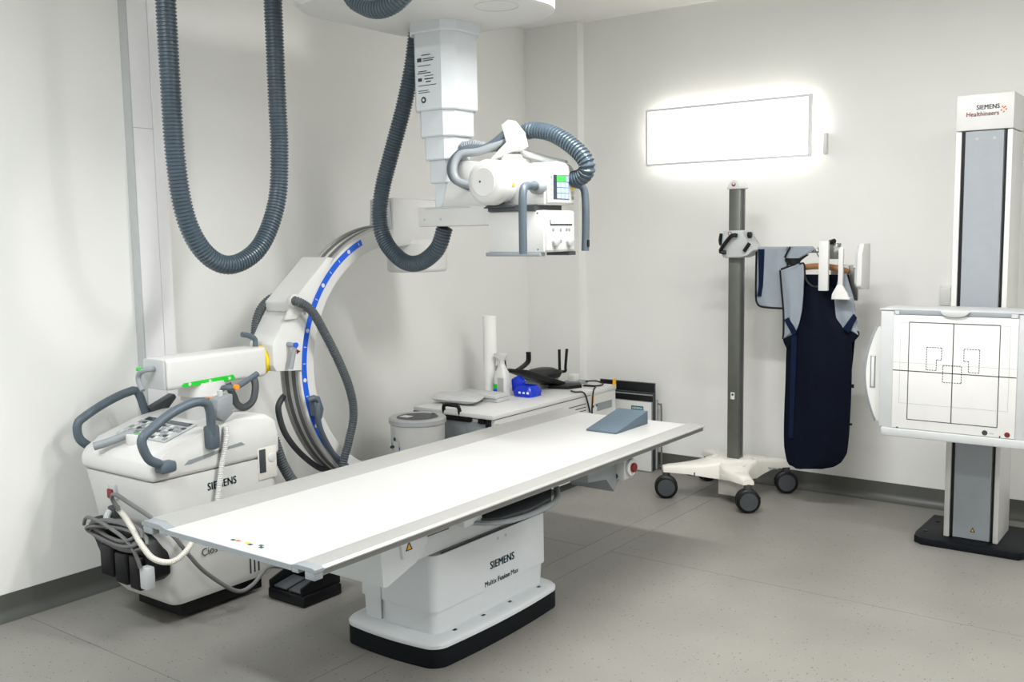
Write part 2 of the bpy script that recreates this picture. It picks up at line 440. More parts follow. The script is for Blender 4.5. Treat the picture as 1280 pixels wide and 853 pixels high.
for k, yy in enumerate((2.66, 2.83, 3.0, 3.2)):
    part('plinth_screw', box(-2.285, -2.272, yy, yy+.02, .0985, .101), 'print', cv)
bodys = [(rrect(-2.672, -2.300, 2.585, 3.275, .035, 5), .10), (rrect(-2.675, -2.297, 2.582, 3.28, .035, 5), .185), (rrect(-2.682, -2.290, 2.575, 3.29, .035, 5), .188), (rrect(-2.682, -2.290, 2.575, 3.29, .035, 5), .40)]
bd = part('pedestal_body', loft(bodys), 'white2', TB, 40)
part('body_seam', box(-2.560, -2.5585, 2.573, 2.582, .11, .33), 'mgrey', bd)
up_ = part('pedestal_upper', prism([(2.50, .405), (3.30, .405), (3.30, .46), (3.18, .50), (3.05, .565), (2.45, .565), (2.40, .53), (2.40, .46)], 'yz', -2.66, -2.305, .008), 'white2', TB)
part('body_seam', box(-2.294, -2.2895, 2.62, 3.28, .4005, .4055), 'print', bd)
text('lettering', 'SIEMENS', (-2.2885, 2.90, .262), (0, 1, .0), (0, 0, 1), .043, 'teal', TB, .155, .022)
text('lettering', 'Multix', (-2.2885, 2.865, .200), (0, 1, .0), (0, 0, 1), .030, 'print', TB, .072)
text('lettering', 'Fusion', (-2.2885, 2.947, .200), (0, 1, .0), (0, 0, 1), .030, 'print', TB, .075, .022)
text('lettering', 'Max', (-2.2885, 3.032, .200), (0, 1, .0), (0, 0, 1), .030, 'print', TB, .048)
for yy in (2.955, 3.005): part('cover_screw', cyl((-2.291, yy, .372), .006, .0025, 'x', 12), 'lgrey', bd)
# bellows hood under the near end of the top
hd = part('hood', prism([(2.20, .625), (2.42, .625), (2.42, .485), (2.375, .457), (2.235, .413), (2.215, .417)], 'yz', -2.47, -2.19, .004), 'white2', TB)
part('hood_flange', prism([(2.28, .62), (2.42, .62), (2.42, .515), (2.36, .49), (2.30, .49)], 'yz', -2.195, -2.178, .003), 'white2', hd)
part('warning_triangle', prism([(2.31, .515), (2.345, .515), (2.3275, .548)], 'yz', -2.1785, -2.1772), 'print', hd, 0)
part('warning_triangle', prism([(2.318, .519), (2.337, .519), (2.3275, .538)], 'yz', -2.1775, -2.1768), 'amber', hd, 0)
part('carriage_window', box(-2.26, -2.20, 2.425, 2.56, .525, .612, .003), 'dkgrey', TB)
part('carriage_rail', box(-2.24, -2.12, 2.66, 3.75, .585, .622, .003), 'dkgrey', TB)
part('carriage_rail', box(-2.62, -2.5, 2.2, 3.75, .585, .622, .003), 'dkgrey', TB)
part('carriage_block', box(-2.27, -2.13, 2.56, 2.66, .54, .612, .004), 'white2', TB)
part('float_bellow', box(-2.60, -2.20, 2.60, 3.55, .545, .600, .01), 'dkgrey', TB)
# cassette tray and its curved handle
tr = part('cassette_tray', prism([(-2.55, 2.70), (-2.16, 2.62), (-2.08, 2.70), (-2.06, 2.85), (-2.08, 3.02), (-2.16, 3.14), (-2.55, 3.14)], 'xy', .535, .552, .003), 'dkgrey', TB)
part('tray_handle', tube([(-2.16, 2.60, .545), (-2.075, 2.69, .537), (-2.05, 2.85, .533), (-2.068, 3.03, .537), (-2.15, 3.16, .55)], .013, 10, flat=.7), 'mgrey', tr)
# bracket and emergency stop
part('stop_bracket', prism([(3.30, .60), (3.55, .60), (3.55, .51), (3.50, .465), (3.44, .535), (3.30, .545)], 'yz', -2.30, -2.09, .003), 'mgrey', TB)
es_ = part('stop_box', box(-2.13, -2.05, 3.52, 3.60, .515, .60, .006), 'lgrey', TB)
part('stop_collar', cyl((-2.05, 3.565, .565), .036, .014, 'x', 20, .003), 'white', es_)
part('stop_button', cyl((-2.036, 3.565, .565), .020, .014, 'x', 20, .004), 'red', es_)
part('lock_symbol', cyl((-2.09, 3.5195, .53), .010, .001, 'y', 14), 'print', es_)

# wedge cushion on the table
wx0, wx1, wy0, wy1 = -2.395, -2.235, 3.765, 4.06
wb = bmesh.new()
h0, h1 = .008, .062
tag(finish('wedge_cushion', prism([(wy0, TZ+.0006), (wy1, TZ+.0006), (wy1, TZ+h1), (wy1-.012, TZ+h1), (wy0, TZ+h0)], 'yz', wx0, wx1, .002), 'foam', None), 'slate grey foam wedge cushion on far end of the table', 'cushion')

# ------------------------------------------------------------------ ceiling-mounted x-ray tube
XT = thing('ceiling_xray_unit', 'white ceiling x-ray tube on telescopic column above the table', 'x-ray machine', (-2.88, 3.4, CEIL))
ccx, ccy = -2.88, 3.40
part('carriage', loft([(rrect(-3.17, -2.36, 2.70, 3.60, .22, 8), 2.468), (rrect(-3.19, -2.33, 2.68, 3.62, .24, 8), 2.485), (rrect(-3.19, -2.33, 2.68, 3.62, .24, 8), 2.66)]), 'white', XT, 40)
part('cover_disc', lathe([(.088, .002), (.088, -.0012), (.090, -.0012), (.090, .002)], (-2.470, 3.24, 2.468), 'z', 32), 'lgrey', XT)
for xx in (-3.1, -2.36): part('ceiling_rail', box(xx-.04, xx+.04, 1.0, 3.8, 2.86, CEIL-.001), 'silver', XT)
for yy in (2.8, 3.5): part('hanger_beam', box(-3.14, -2.32, yy-.05, yy+.05, 2.655, 2.865), 'white', XT)
def octo(r, k=.62):
    a = r*k
    return [(ccx+p[0], ccy+p[1]) for p in ((r, -a), (r, a), (a, r), (-a, r), (-r, a), (-r, -a), (-a, -r), (a, -r))]
def seg(r, z0, z1, nm='column_section', m='white2'):
    return part(nm, loft([(octo(r-.004), z0), (octo(r), z0+.006), (octo(r), z1)]), m, XT, 25)
seg(.134, 2.425, 2.469, 'column_collar')
s1 = seg(.118, 2.098, 2.43); seg(.101, 1.985, 2.10); seg(.085, 1.885, 1.99); seg(.068, 1.785, 1.89); seg(.052, 1.66, 1.79)
# type label on the column: small printed rows on its -x -y face
fx = octo(.1184); A_, B_ = Vector((fx[6][0], fx[6][1], 0)), Vector((fx[7][0], fx[7][1], 0)); dd = (B_-A_).normalized(); nn = Vector((dd.y, -dd.x, 0))
def label_rows(parent):
    b = bmesh.new()
    for z, h, u0, u1 in ((2.330, .004, .25, .6), (2.305, .016, .08, .25), (2.314, .004, .3, .75), (2.306, .004, .3, .7), (2.286, .003, .1, .6), (2.262, .004, .12, .45), (2.254, .004, .08, .6), (2.242, .003, .35, .7), (2.222, .014, .1, .25), (2.228, .005, .35, .7), (2.216, .005, .4, .6), (2.202, .003, .1, .8), (2.180, .003, .1, .5), (2.172, .003, .1, .55)):
        L_ = (B_-A_).length; p = A_+dd*L_*u0+nn*.0006; q = A_+dd*L_*u1+nn*.0006
        b.faces.new([b.verts.new(v) for v in ((p.x, p.y, z), (q.x, q.y, z), (q.x, q.y, z+h), (p.x, p.y, z+h))])
    finish('type_label', b, 'print', parent, 0)
label_rows(s1)
cc_ = A_+dd*(B_-A_).length*.3+nn*.0004
part('hand_symbol', lathe([(.014, 0), (.014, .0008)], (cc_.x, cc_.y, 2.142), (nn, dd, Vector((0, 0, 1))), 16), 'print', s1)
part('hand_symbol', lathe([(.006, 0), (.006, .0014)], (cc_.x, cc_.y, 2.142), (nn, dd, Vector((0, 0, 1))), 10), 'white', s1)
# cross arm with pivot housing
am = part('cross_arm', box(-3.005, -2.58, 3.33, 3.52, 1.594, 1.680, .006), 'white', XT)
part('arm_cover', prism([(-2.90, 1.672), (-2.60, 1.672), (-2.56, 1.70), (-2.60, 1.86), (-2.74, 1.875), (-2.83, 1.87), (-2.845, 1.72)], 'xz', 3.345, 3.50, .012, 3), 'white', am)
part('arm_seam', box(-2.96, -2.70, 3.3285, 3.331, 1.672, 1.6745), 'lgrey', am)
for xx in (-2.965, -2.87): part('arm_screw', cyl((xx, 3.328, 1.625), .006, .004, 'y', 12), 'lgrey', am)
part('pivot_bracket', prism([(-2.66, 1.60), (-2.56, 1.66), (-2.46, 1.668), (-2.47, 1.685), (-2.66, 1.70)], 'xz', 3.34, 3.48, .004), 'white', am)
part('pivot_gap', prism([(-2.60, 1.664), (-2.44, 1.664), (-2.44, 1.676), (-2.50, 1.69), (-2.58, 1.676)], 'xz', 3.29, 3.36, .003), 'dkgrey', am)
# tube housing: cylinder along y with domed end
tu = part('tube_housing', lathe([(0, 0), (.058, 0), (.060, .002), (.074, .003), (.088, .012), (.094, .028), (.095, .15), (.088, .152), (.088, .30), (.06, .33)], (-2.535, 3.215, 1.770), 'y', 40), 'white', XT, 40)
part('cap_screw', cyl((-2.553, 3.2148, 1.772), .005, .001, 'y', 12), 'print', tu)
part('warning_triangle', prism([(-2.536, 1.735), (-2.510, 1.735), (-2.523, 1.712)], 'xz', 3.2165, 3.2182), 'print', tu, 0)
part('warning_triangle', prism([(-2.531, 1.732), (-2.515, 1.732), (-2.523, 1.718)], 'xz', 3.2160, 3.2175), 'amber', tu, 0)
part('warning_triangle', prism([(3.285, 1.752), (3.305, 1.752), (3.295, 1.772)], 'yz', -2.4425, -2.4392), 'amber', tu, 0)
for (yy, zz, rr) in ((3.45, 1.845, .052), (3.52, 1.83, .05)):
    part('housing_shoulder', lathe([(0, 0), (rr, 0), (rr, .12), (rr*.8, .15), (0, .155)], (-2.56, yy, zz-.10), 'z', 24), 'white', tu)
# control head with touch screen
hd2 = part('control_head', prism([(3.325, 1.672), (3.545, 1.672), (3.545, 1.825), (3.52, 1.843), (3.43, 1.852), (3.325, 1.842)], 'yz', -2.52, -2.305, .006, 3), 'white', XT)
fp = part('control_face', prism([(3.335, 1.680), (3.538, 1.680), (3.538, 1.822), (3.50, 1.836), (3.335, 1.832)], 'yz', -2.305, -2.296, .003), 'white', hd2)
sc = part('touch_screen', box(-2.2965, -2.2945, 3.375, 3.490, 1.695, 1.795), 'scrd', hd2, 0)
part('screen_tile', box(-2.2945, -2.294, 3.400, 3.464, 1.768, 1.792), 'scrg', sc, 0)
part('screen_tile', box(-2.2945, -2.294, 3.468, 3.488, 1.768, 1.792), 'scr', sc, 0)
for i in range(3):
    for j in range(3):
        part('screen_tile', box(-2.2945, -2.294, 3.400+.0295*i, 3.427+.0295*i, 1.698+.0232*j, 1.719+.0232*j), 'scr', sc, 0)
for zz, m_ in ((1.765, 'orange'), (1.742, 'yellow'), (1.722, 'lprint'), (1.702, 'mgrey')): part('side_button', cyl((-2.296, 3.517, zz), .0085, .003, 'x', 14), m_, hd2)
for zz in (1.785, 1.762, 1.738, 1.716): part('side_button', cyl((-2.296, 3.362, zz), .007, .002, 'x', 14), 'lprint' if zz < 1.78 else 'mgrey', hd2)
# collimator
cb = part('collimator', box(-2.592, -2.305, 3.315, 3.545, 1.478, 1.650, .005), 'white', XT)
part('gap_plate', box(-2.58, -2.34, 3.30, 3.50, 1.650, 1.672), 'dkgrey', XT)
part('collimator_face', box(-2.305, -2.299, 3.325, 3.535, 1.485, 1.645, .002), 'white', cb)
part('lamp_display', box(-2.299, -2.296, 3.352, 3.515, 1.588, 1.612, .001), 'dkgrey', cb, 0)
part('lamp_strip', box(-2.2962, -2.2950, 3.356, 3.511, 1.595, 1.612), 'scrw', cb, 0)
for yy, zz in ((3.375, 1.57), (3.43, 1.57), (3.475, 1.57), (3.495, 1.57), (3.43, 1.522)): part('face_button', cyl((-2.299, yy, zz), .0075, .002, 'x', 12), 'mgrey', cb)
for yy in (3.385, 3.49):
    kn = part('knob', lathe([(.022, 0), (.021, .014), (.016, .017), (0, .017)], (-2.299, yy, 1.522), 'x', 20), 'lgrey', cb)
    part('knob_pointer', box(-2.297, -2.288, yy-.003, yy+.003, 1.490, 1.515, .001), 'lgrey', kn)
part('bottom_rail', box(-2.60, -2.32, 3.305, 3.345, 1.462, 1.478, .002), 'mgrey', cb)
part('bottom_rail', box(-2.42, -2.302, 3.50, 3.55, 1.462, 1.478, .002), 'dkgrey', cb)
for zz in (1.49, 1.638): part('side_screw', cyl((-2.335, 3.3142, zz), .0035, .0015, 'y', 8), 'print', cb)
# grab handles
part('grab_handle', tube([(-2.33, 3.330, 1.745), (-2.315, 3.25, 1.745), (-2.30, 3.185, 1.742), (-2.292, 3.160, 1.725), (-2.290, 3.152, 1.69), (-2.290, 3.150, 1.60), (-2.29, 3.150, 1.475)], .0165, 14), 'blueg', XT)
part('handle_socket', cyl((-2.328, 3.285, 1.742), .028, .05, 'y', 20, .004), 'mgrey', XT)
h2 = part('grab_handle', tube([(-2.33, 3.545, 1.762), (-2.31, 3.59, 1.760), (-2.30, 3.612, 1.745), (-2.295, 3.618, 1.70), (-2.29, 3.612, 1.60), (-2.29, 3.606, 1.478)], .0165, 14), 'blueg', XT)
part('handle_button', box(-2.2745, -2.272, 3.597, 3.613, 1.495, 1.525), 'black', h2, 0)
# cable bracket, hose over the head, thin cables
part('cable_bracket', prism([(-2.66, 1.865), (-2.64, 1.89), (-2.555, 1.945), (-2.59, 2.02), (-2.55, 2.04), (-2.50, 1.985), (-2.485, 1.925), (-2.53, 1.905)], 'xz', 3.41, 3.47, .004), 'white', XT)
hose3 = [(-2.56, 3.47, 1.975), (-2.52, 3.50, 1.993), (-2.467, 3.50, 1.996), (-2.380, 3.50, 1.974), (-2.294, 3.50, 1.925), (-2.232, 3.50, 1.872), (-2.212, 3.505, 1.825), (-2.245, 3.515, 1.790), (-2.31, 3.525, 1.778)]
part('head_hose', hose(hose3, .036, .015, .2), 'hose', XT, 30)
for k, pts in enumerate(([(-2.57, 3.43, 1.99), (-2.66, 3.40, 1.93), (-2.74, 3.36, 1.925), (-2.79, 3.32, 1.87), (-2.775, 3.31, 1.80), (-2.70, 3.33, 1.76)],
                         [(-2.56, 3.45, 1.97), (-2.67, 3.38, 1.915), (-2.75, 3.33, 1.90), (-2.765, 3.30, 1.84), (-2.74, 3.30, 1.785), (-2.66, 3.32, 1.76)],
                         [(-2.58, 3.46, 1.945), (-2.66, 3.42, 1.93), (-2.72, 3.40, 1.945), (-2.78, 3.38, 1.94)])):
    part('tube_cable', tube(pts, .017 if k < 2 else .02, 12) if k < 2 else hose(pts, .022, .01, .12), ('blueg', 'mgrey', 'mgrey')[k], XT)
part('tube_cable', tube([(-2.60, 3.47, 1.92), (-2.52, 3.50, 1.90), (-2.44, 3.52, 1.875), (-2.34, 3.54, 1.85)], .014, 10), 'lgrey', XT)
# hose from the column collar to the cross arm
hose2 = [(-3.05, 3.42, 2.53), (-3.066, 3.42, 2.465), (-3.098, 3.42, 2.32), (-3.158, 3.42, 2.143), (-3.240, 3.42, 1.948), (-3.307, 3.42, 1.78), (-3.331, 3.42, 1.637), (-3.292, 3.42, 1.522),
         (-3.186, 3.42, 1.437), (-3.078, 3.42, 1.430), (-2.972, 3.42, 1.493), (-2.925, 3.42, 1.588)]
part('column_hose', hose(hose2, .0385, .0135, .14), 'hose', XT, 30)
# hose looping from carriage front
hs = [(-2.655, 2.60, 2.70), (-2.654, 2.60, 2.52), (-2.637, 2.60, 2.422), (-2.578, 2.60, 2.377), (-2.508, 2.60, 2.355), (-2.434, 2.60, 2.363), (-2.364, 2.60, 2.399), (-2.307, 2.61, 2.451), (-2.27, 2.62, 2.55), (-2.27, 2.66, 2.70)]
part('carriage_hose', hose(hs, .036, .0135, .14), 'hose', XT, 30)

# big hanging cable hose at the left
tag(finish('hanging_cable_hose', hose([(-3.3, 2.272, CEIL-.002), (-3.3, 2.279, 2.70), (-3.3, 2.282, 2.448), (-3.3, 2.284, 2.15), (-3.3, 2.290, 1.857), (-3.3, 2.324, 1.632), (-3.3, 2.408, 1.494), (-3.3, 2.529, 1.449), (-3.3, 2.674, 1.521),
     (-3.3, 2.772, 1.705), (-3.3, 2.798, 1.92), (-3.3, 2.797, 2.124), (-3.3, 2.796, 2.538), (-3.3, 2.796, 2.75), (-3.3, 2.796, CEIL-.002)], .0385, .0135, .14), 'hose'),
    'big dark corrugated hose hanging from the ceiling in a long loop by left wall', 'hose')

# ------------------------------------------------------------------ mobile C-arm
CA = thing('mobile_c_arm', 'white mobile c-arm x-ray machine parked against the left wall', 'x-ray machine', (-3.61, 2.47, 0))
bd = part('cart_body', loft([(rrect(-3.755, -3.385, 2.24, 2.74, .04, 4), .085), (rrect(-3.78, -3.368, 2.212, 2.76, .045, 4), .12), (rrect(-3.872, -3.365, 2.155, 2.785, .05, 4), .608)]), 'white', CA, 45)
part('undercarriage', box(-3.72, -3.42, 2.29, 2.70, .02, .09), 'black', CA)
tp = part('cart_cover', prism([(2.152, .610), (2.150, .665), (2.172, .700), (2.235, .728), (2.43, .785), (2.55, .80), (2.72, .80), (2.775, .765), (2.79, .69), (2.788, .610)], 'yz', -3.875, -3.362, .022, 3), 'white', CA, 45)
part('cover_slot', prism([(2.30, .657), (2.32, .672), (2.58, .70), (2.60, .686), (2.52, .682), (2.33, .655)], 'yz', -3.3635, -3.3605), 'mgrey', tp, 0)
kp = part('keypad', prism([(2.275, .7425), (2.43, .7875), (2.432, .792), (2.277, .747)], 'yz', -3.80, -3.45, .001), 'lgrey', tp, 0)
def slope(y): return .7485+(y-2.277)*(.045/.155)
part('keypad_display', prism([(2.400, slope(2.400)), (2.425, slope(2.425)), (2.425, slope(2.425)+.001), (2.400, slope(2.400)+.001)], 'yz', -3.78, -3.47), 'glassy', kp, 0)
for i in range(12):
    for j in range(5):
        if (i+j*3) % 7 == 3: continue
        y0_ = 2.282+j*.023; x0_ = -3.785+i*.0275
        part('key', prism([(y0_, slope(y0_)-.001), (y0_+.015, slope(y0_+.015)-.001), (y0_+.015, slope(y0_+.015)+.002), (y0_, slope(y0_)+.002)], 'yz', x0_, x0_+.02), 'dkgrey' if (i*2+j) % 5 == 1 else 'mgrey' if (i+j) % 3 else 'white', kp, 0)
text('lettering', 'SIEMENS', (-3.3635, 2.405, .528), (0, 1, .02), (0, 0, 1), .046, 'teal', CA, .142, .022)
text('lettering', 'Cios', (-3.3620, 2.36, .262), (0, 1, .02), (0, 0, 1), .046, 'print', CA, .075)
text('lettering', 'Connect', (-3.3620, 2.448, .264), (0, 1, .02), (0, 0, 1), .046, 'print', CA, .155, .022)
# socket recess on the side
rc = part('socket_recess', box(-3.366, -3.361, 2.665, 2.765, .515, .655, .004), 'cream', bd)
part('socket_slot', box(-3.3625, -3.3595, 2.670, 2.705, .545, .648, .002), 'dkgrey', rc)
part('socket_disc', cyl((-3.361, 2.738, .605), .020, .003, 'x', 20, .001), 'white', rc)
for k in range(3): part('vent_slot', box(-3.3672, -3.3655, 2.60+k*.022, 2.607+k*.022, .12, .20), 'print', bd)
# end face: lamp, socket, cable pocket
def ye(z): return 2.212-.057*(z-.12)/.488
lp = part('end_lamp', box(-3.678, -3.622, 2.148, 2.175, .505, .572, .008), 'lgrey', bd)
part('lamp_lens', box(-3.670, -3.630, 2.140, 2.152, .512, .552, .006), 'red', lp)
part('plug_socket', box(-3.672, -3.622, 2.140, 2.19, .43, .48, .008), 'dkgrey', bd)
part('plug', tube([(-3.65, 2.14, .46), (-3.645, 2.12, .44), (-3.625, 2.115, .40)], .013, 10), 'lgrey', bd)
pk = part('cable_pocket', prism([(-3.79, .415), (-3.785, .338), (-3.745, .33), (-3.694, .217), (-3.659, .20), (-3.40, .205), (-3.36, .235), (-3.36, .30), (-3.40, .373), (-3.43, .395)], 'xz', 2.13, 2.215, .010), 'black', CA)
for (xa, xb, za, zb) in ((-3.69, -3.60, .198, .33), (-3.585, -3.50, .185, .315), (-3.485, -3.41, .180, .32)):
    part('pocket_cup', box(xa, xb, 2.105, 2.16, za, zb, .012, 3), 'black', pk)
part('pocket_switch', box(-3.395, -3.345, 2.095, 2.135, .200, .29, .008), 'lgrey', pk)
# coiled power cable on the pocket
for k in range(6):
    a = .155+.010*k; bz = .034+.006*(k % 3)
    pts = [(-3.545+.015*math.sin(k*2)+a*math.cos(t), 2.085+.012*(k % 3)+.012*math.sin(t*2), .412-.007*k+bz*math.sin(t)+.04*(a*math.cos(t))) for t in [2*PI*i/16 for i in range(16)]]
    part('power_cable', tube(pts, .0075, 8, closed=True), 'cable', CA)
part('power_cable', tube([(-3.73, 2.07, .41), (-3.68, 2.06, .45), (-3.56, 2.06, .44), (-3.44, 2.07, .40), (-3.39, 2.08, .35), (-3.375, 2.09, .29)], .0075, 8), 'cable', CA)
part('spiral_cable', hose([(-3.52, 2.10, .50), (-3.471, 2.10, .469), (-3.405, 2.09, .43), (-3.352, 2.085, .39), (-3.285, 2.09, .345), (-3.22, 2.12, .335), (-3.20, 2.17, .36), (-3.22, 2.24, .41), (-3.28, 2.30, .45), (-3.355, 2.36, .47)], .012, .007, .2, 10), 'cream', CA)
part('foot_switch_cable', tube([(-3.50, 2.09, .50), (-3.51, 2.07, .55), (-3.47, 2.06, .575), (-3.41, 2.08, .545), (-3.33, 2.12, .49), (-3.28, 2.18, .41), (-3.27, 2.23, .33), (-3.27, 2.31, .228), (-3.27, 2.45, .11), (-3.27, 2.535, .11), (-3.27, 2.614, .16), (-3.27, 2.70, .14)], .0085, 8), 'cable', CA)
part('coiled_cord', hose([(-3.355, 2.50, .78), (-3.342, 2.492, .74), (-3.342, 2.477, .68), (-3.342, 2.458, .60), (-3.342, 2.432, .47), (-3.342, 2.42, .40)], .013, .0075, .22, 10), 'white', CA)
# steering handles
hR = [(-3.372, 2.195, .675), (-3.335, 2.170, .69), (-3.33, 2.122, .722), (-3.33, 2.098, .795), (-3.33, 2.141, .832), (-3.33, 2.230, .879), (-3.33, 2.321, .905), (-3.33, 2.378, .903), (-3.33, 2.409, .870), (-3.345, 2.424, .735)]
a = part('steering_handle', tube(hR, .0185, 12), 'blueg', CA)
part('handle_foot', box(-3.37, -3.315, 2.165, 2.24, .648, .695, .014), 'blueg', a)
part('handle_foot', box(-3.375, -3.325, 2.40, 2.455, .70, .80, .014), 'blueg', a)
hL = [(-3.872, 2.24, .68), (-3.90, 2.220, .682), (-3.90, 2.170, .726), (-3.90, 2.164, .787), (-3.90, 2.199, .817), (-3.90, 2.301, .863), (-3.90, 2.401, .892), (-3.90, 2.452, .885), (-3.895, 2.484, .779)]
a = part('steering_handle', tube(hL, .0185, 12), 'blueg', CA)
part('handle_foot', prism([(2.49, .81), (2.62, .86), (2.63, .84), (2.58, .79), (2.50, .775)], 'yz', -3.92, -3.87, .008), 'dkgrey', a)
lv = part('brake_lever', tube([(-3.72, 2.128, .722), (-3.69, 2.17, .735), (-3.64, 2.25, .765), (-3.625, 2.262, .765)], .017, 12), 'mgrey', CA)
part('lever_base', cyl((-3.62, 2.262, .72), .045, .045, 'z', 24, .006), 'white', lv)
part('lever_mark', cyl((-3.60, 2.25, .7652), .012, .001, 'z', 12), 'green', lv)
# lift column, horizontal arm
part('lift_column', cyl((-3.57, 2.55, .79), .072, .085, 'z', 28, .004), 'white', CA)
sw = part('swivel_ring', cyl((-3.57, 2.55, .872), .090, .022, 'z', 32, .003), 'lgrey', CA)
part('swivel_head', loft([(rrect(-3.66, -3.485, 2.46, 2.64, .06, 5), .893), (rrect(-3.655, -3.49, 2.465, 2.64, .06, 5), .95)]), 'white', CA, 40)
part('swivel_scale', arcband(0, 0, .0905, .0915, -60, 30, 0, .014, 14), 'orange', sw)
bpy.data.objects[sw.children[0].name].matrix_local = Matrix.Translation((-3.57, 2.55, .876)) @ Matrix(((0, 1, 0, 0), (0, 0, 1, 0), (1, 0, 0, 0), (0, 0, 0, 1)))
ar = part('horizontal_arm', box(-3.652, -3.50, 2.335, 2.85, .938, 1.07, .018, 3), 'white', CA)
part('arm_end_cover', box(-3.648, -3.505, 2.322, 2.337, .942, 1.066, .010, 2), 'lgrey', ar)
gs = part('green_scale', prism([(2.412, .944), (2.66, .944), (2.672, .951), (2.66, .968), (2.412, .962), (2.402, .953)], 'yz', -3.5005, -3.4985), 'green', ar, 0)
for yy in (2.44, 2.54, 2.64): part('scale_dot', cyl((-3.4985, yy, .955), .007, .0012, 'x', 14), 'white', gs)
yr = part('yellow_ring', lathe([(.060, 0), (.068, .004), (.068, .03), (.06, .034)], (-3.576, 2.848, 1.003), 'y', 32), 'yellow', CA)
part('arm_spindle', lathe([(.055, 0), (.055, .10)], (-3.576, 2.85, 1.003), 'y', 28), 'lgrey', CA)
lv = part('arm_lever', tube([(-3.565, 2.333, 1.028), (-3.568, 2.29, 1.028), (-3.585, 2.272, 1.02), (-3.60, 2.27, 1.00), (-3.595, 2.268, .975), (-3.57, 2.268, .945)], .011, 10), 'mgrey', CA)
part('lever_cap', cyl((-3.625, 2.285, 1.028), .009, .03, 'x', 12), 'green', lv)
lv = part('arm_lever', tube([(-3.50, 2.60, .915), (-3.455, 2.59, .925), (-3.43, 2.625, .925), (-3.43, 2.735, .968)], .0125, 10), 'blueg', CA)
part('lever_cap', cyl((-3.425, 2.612, .926), .012, .014, 'x', 14), 'orange', lv)
part('arm_lever', tube([(-3.56, 2.832, 1.05), (-3.56, 2.835, 1.10), (-3.56, 2.815, 1.115), (-3.56, 2.79, 1.125), (-3.56, 2.765, 1.13)], .0125, 10), 'blueg', CA)
hc = part('hand_switch_holder', prism([(2.462, .90), (2.54, .915), (2.535, .83), (2.49, .80), (2.45, .83)], 'yz', -3.41, -3.345, .008), 'mgrey', CA)
part('hand_switch', cyl((-3.38, 2.50, .90), .012, .03, 'z', 14, .003), 'lgrey', hc)
part('key_switch', box(-3.488, -3.48, 2.50, 2.525, .835, .885, .002), 'print', CA)
# C ring
yc, zc, R0, R1 = 3.70, .935, .575, .672
rg = part('c_ring', arcband(yc, zc, R0, R1, 62, 298, -3.62, -3.50, 90, .006), 'white', CA, 40)
part('ring_groove', arcband(yc, zc, R1-.002, R1+.002, 64, 296, -3.598, -3.572, 90), 'cable', rg, 40)
part('ring_groove', arcband(yc, zc, R1-.002, R1+.002, 64, 296, -3.548, -3.522, 90), 'cable', rg, 40)
part('ring_edge', arcband(yc, zc, R1-.004, R1+.006, 62, 298, -3.512, -3.498, 90), 'silver', rg, 40)
part('ring_edge', arcband(yc, zc, R1-.004, R1+.006, 62, 298, -3.622, -3.608, 90), 'silver', rg, 40)
bs = part('blue_scale', arcband(yc, zc, .623, .653, 112, 236, -3.5005, -3.4985, 90), 'blue', rg, 40)
for i, aa in enumerate(range(114, 236, 7)):
    t = math.radians(aa)
    if i % 3 == 1: part('scale_dot', cyl((-3.4985, yc+.638*math.cos(t), zc+.638*math.sin(t)), .010, .001, 'x', 14), 'white', bs)
    else: part('scale_tick', arcband(yc, zc, .63, .645, aa-.15, aa+.15, -3.4988, -3.4978, 1), 'white', bs, 0)
# C carrier gripping the ring
hp = [(2.868, .985), (2.885, .955), (3.03, .945)] + arcpts(yc, zc, .668, 180, 152, 8) + [(3.016, 1.235), (2.949, 1.200), (2.868, 1.076)]
ca = part('ring_carrier', prism(hp, 'yz', -3.64, -3.482, .012, 3), 'white', CA, 40)
part('carrier_cover', prism([(2.970, 1.262), (2.975, 1.215), (3.06, 1.235)] + arcpts(yc, zc, .690, 158, 131, 8) + [(3.205, 1.462), (3.06, 1.335)], 'yz', -3.65, -3.466, .012, 3), 'white', ca, 40)
part('carrier_latch', prism([(2.930, 1.185), (3.0, 1.185), (3.05, 1.235), (2.965, 1.235)], 'yz', -3.482, -3.464, .004), 'white', ca)
lv = part('carrier_lever', tube([(-3.49, 2.955, 1.072), (-3.455, 2.960, 1.070), (-3.448, 2.965, 1.06), (-3.448, 2.945, .99), (-3.448, 2.937, .962)], .0115, 10), 'mgrey', CA)
part('lever_cap', cyl((-3.445, 2.965, 1.070), .0115, .012, 'x', 14), 'blue', lv)
part('pointer_mark', prism([(3.005, 1.02), (3.005, 1.045), (3.028, 1.033)], 'yz', -3.4825, -3.481), 'red', ca, 0)
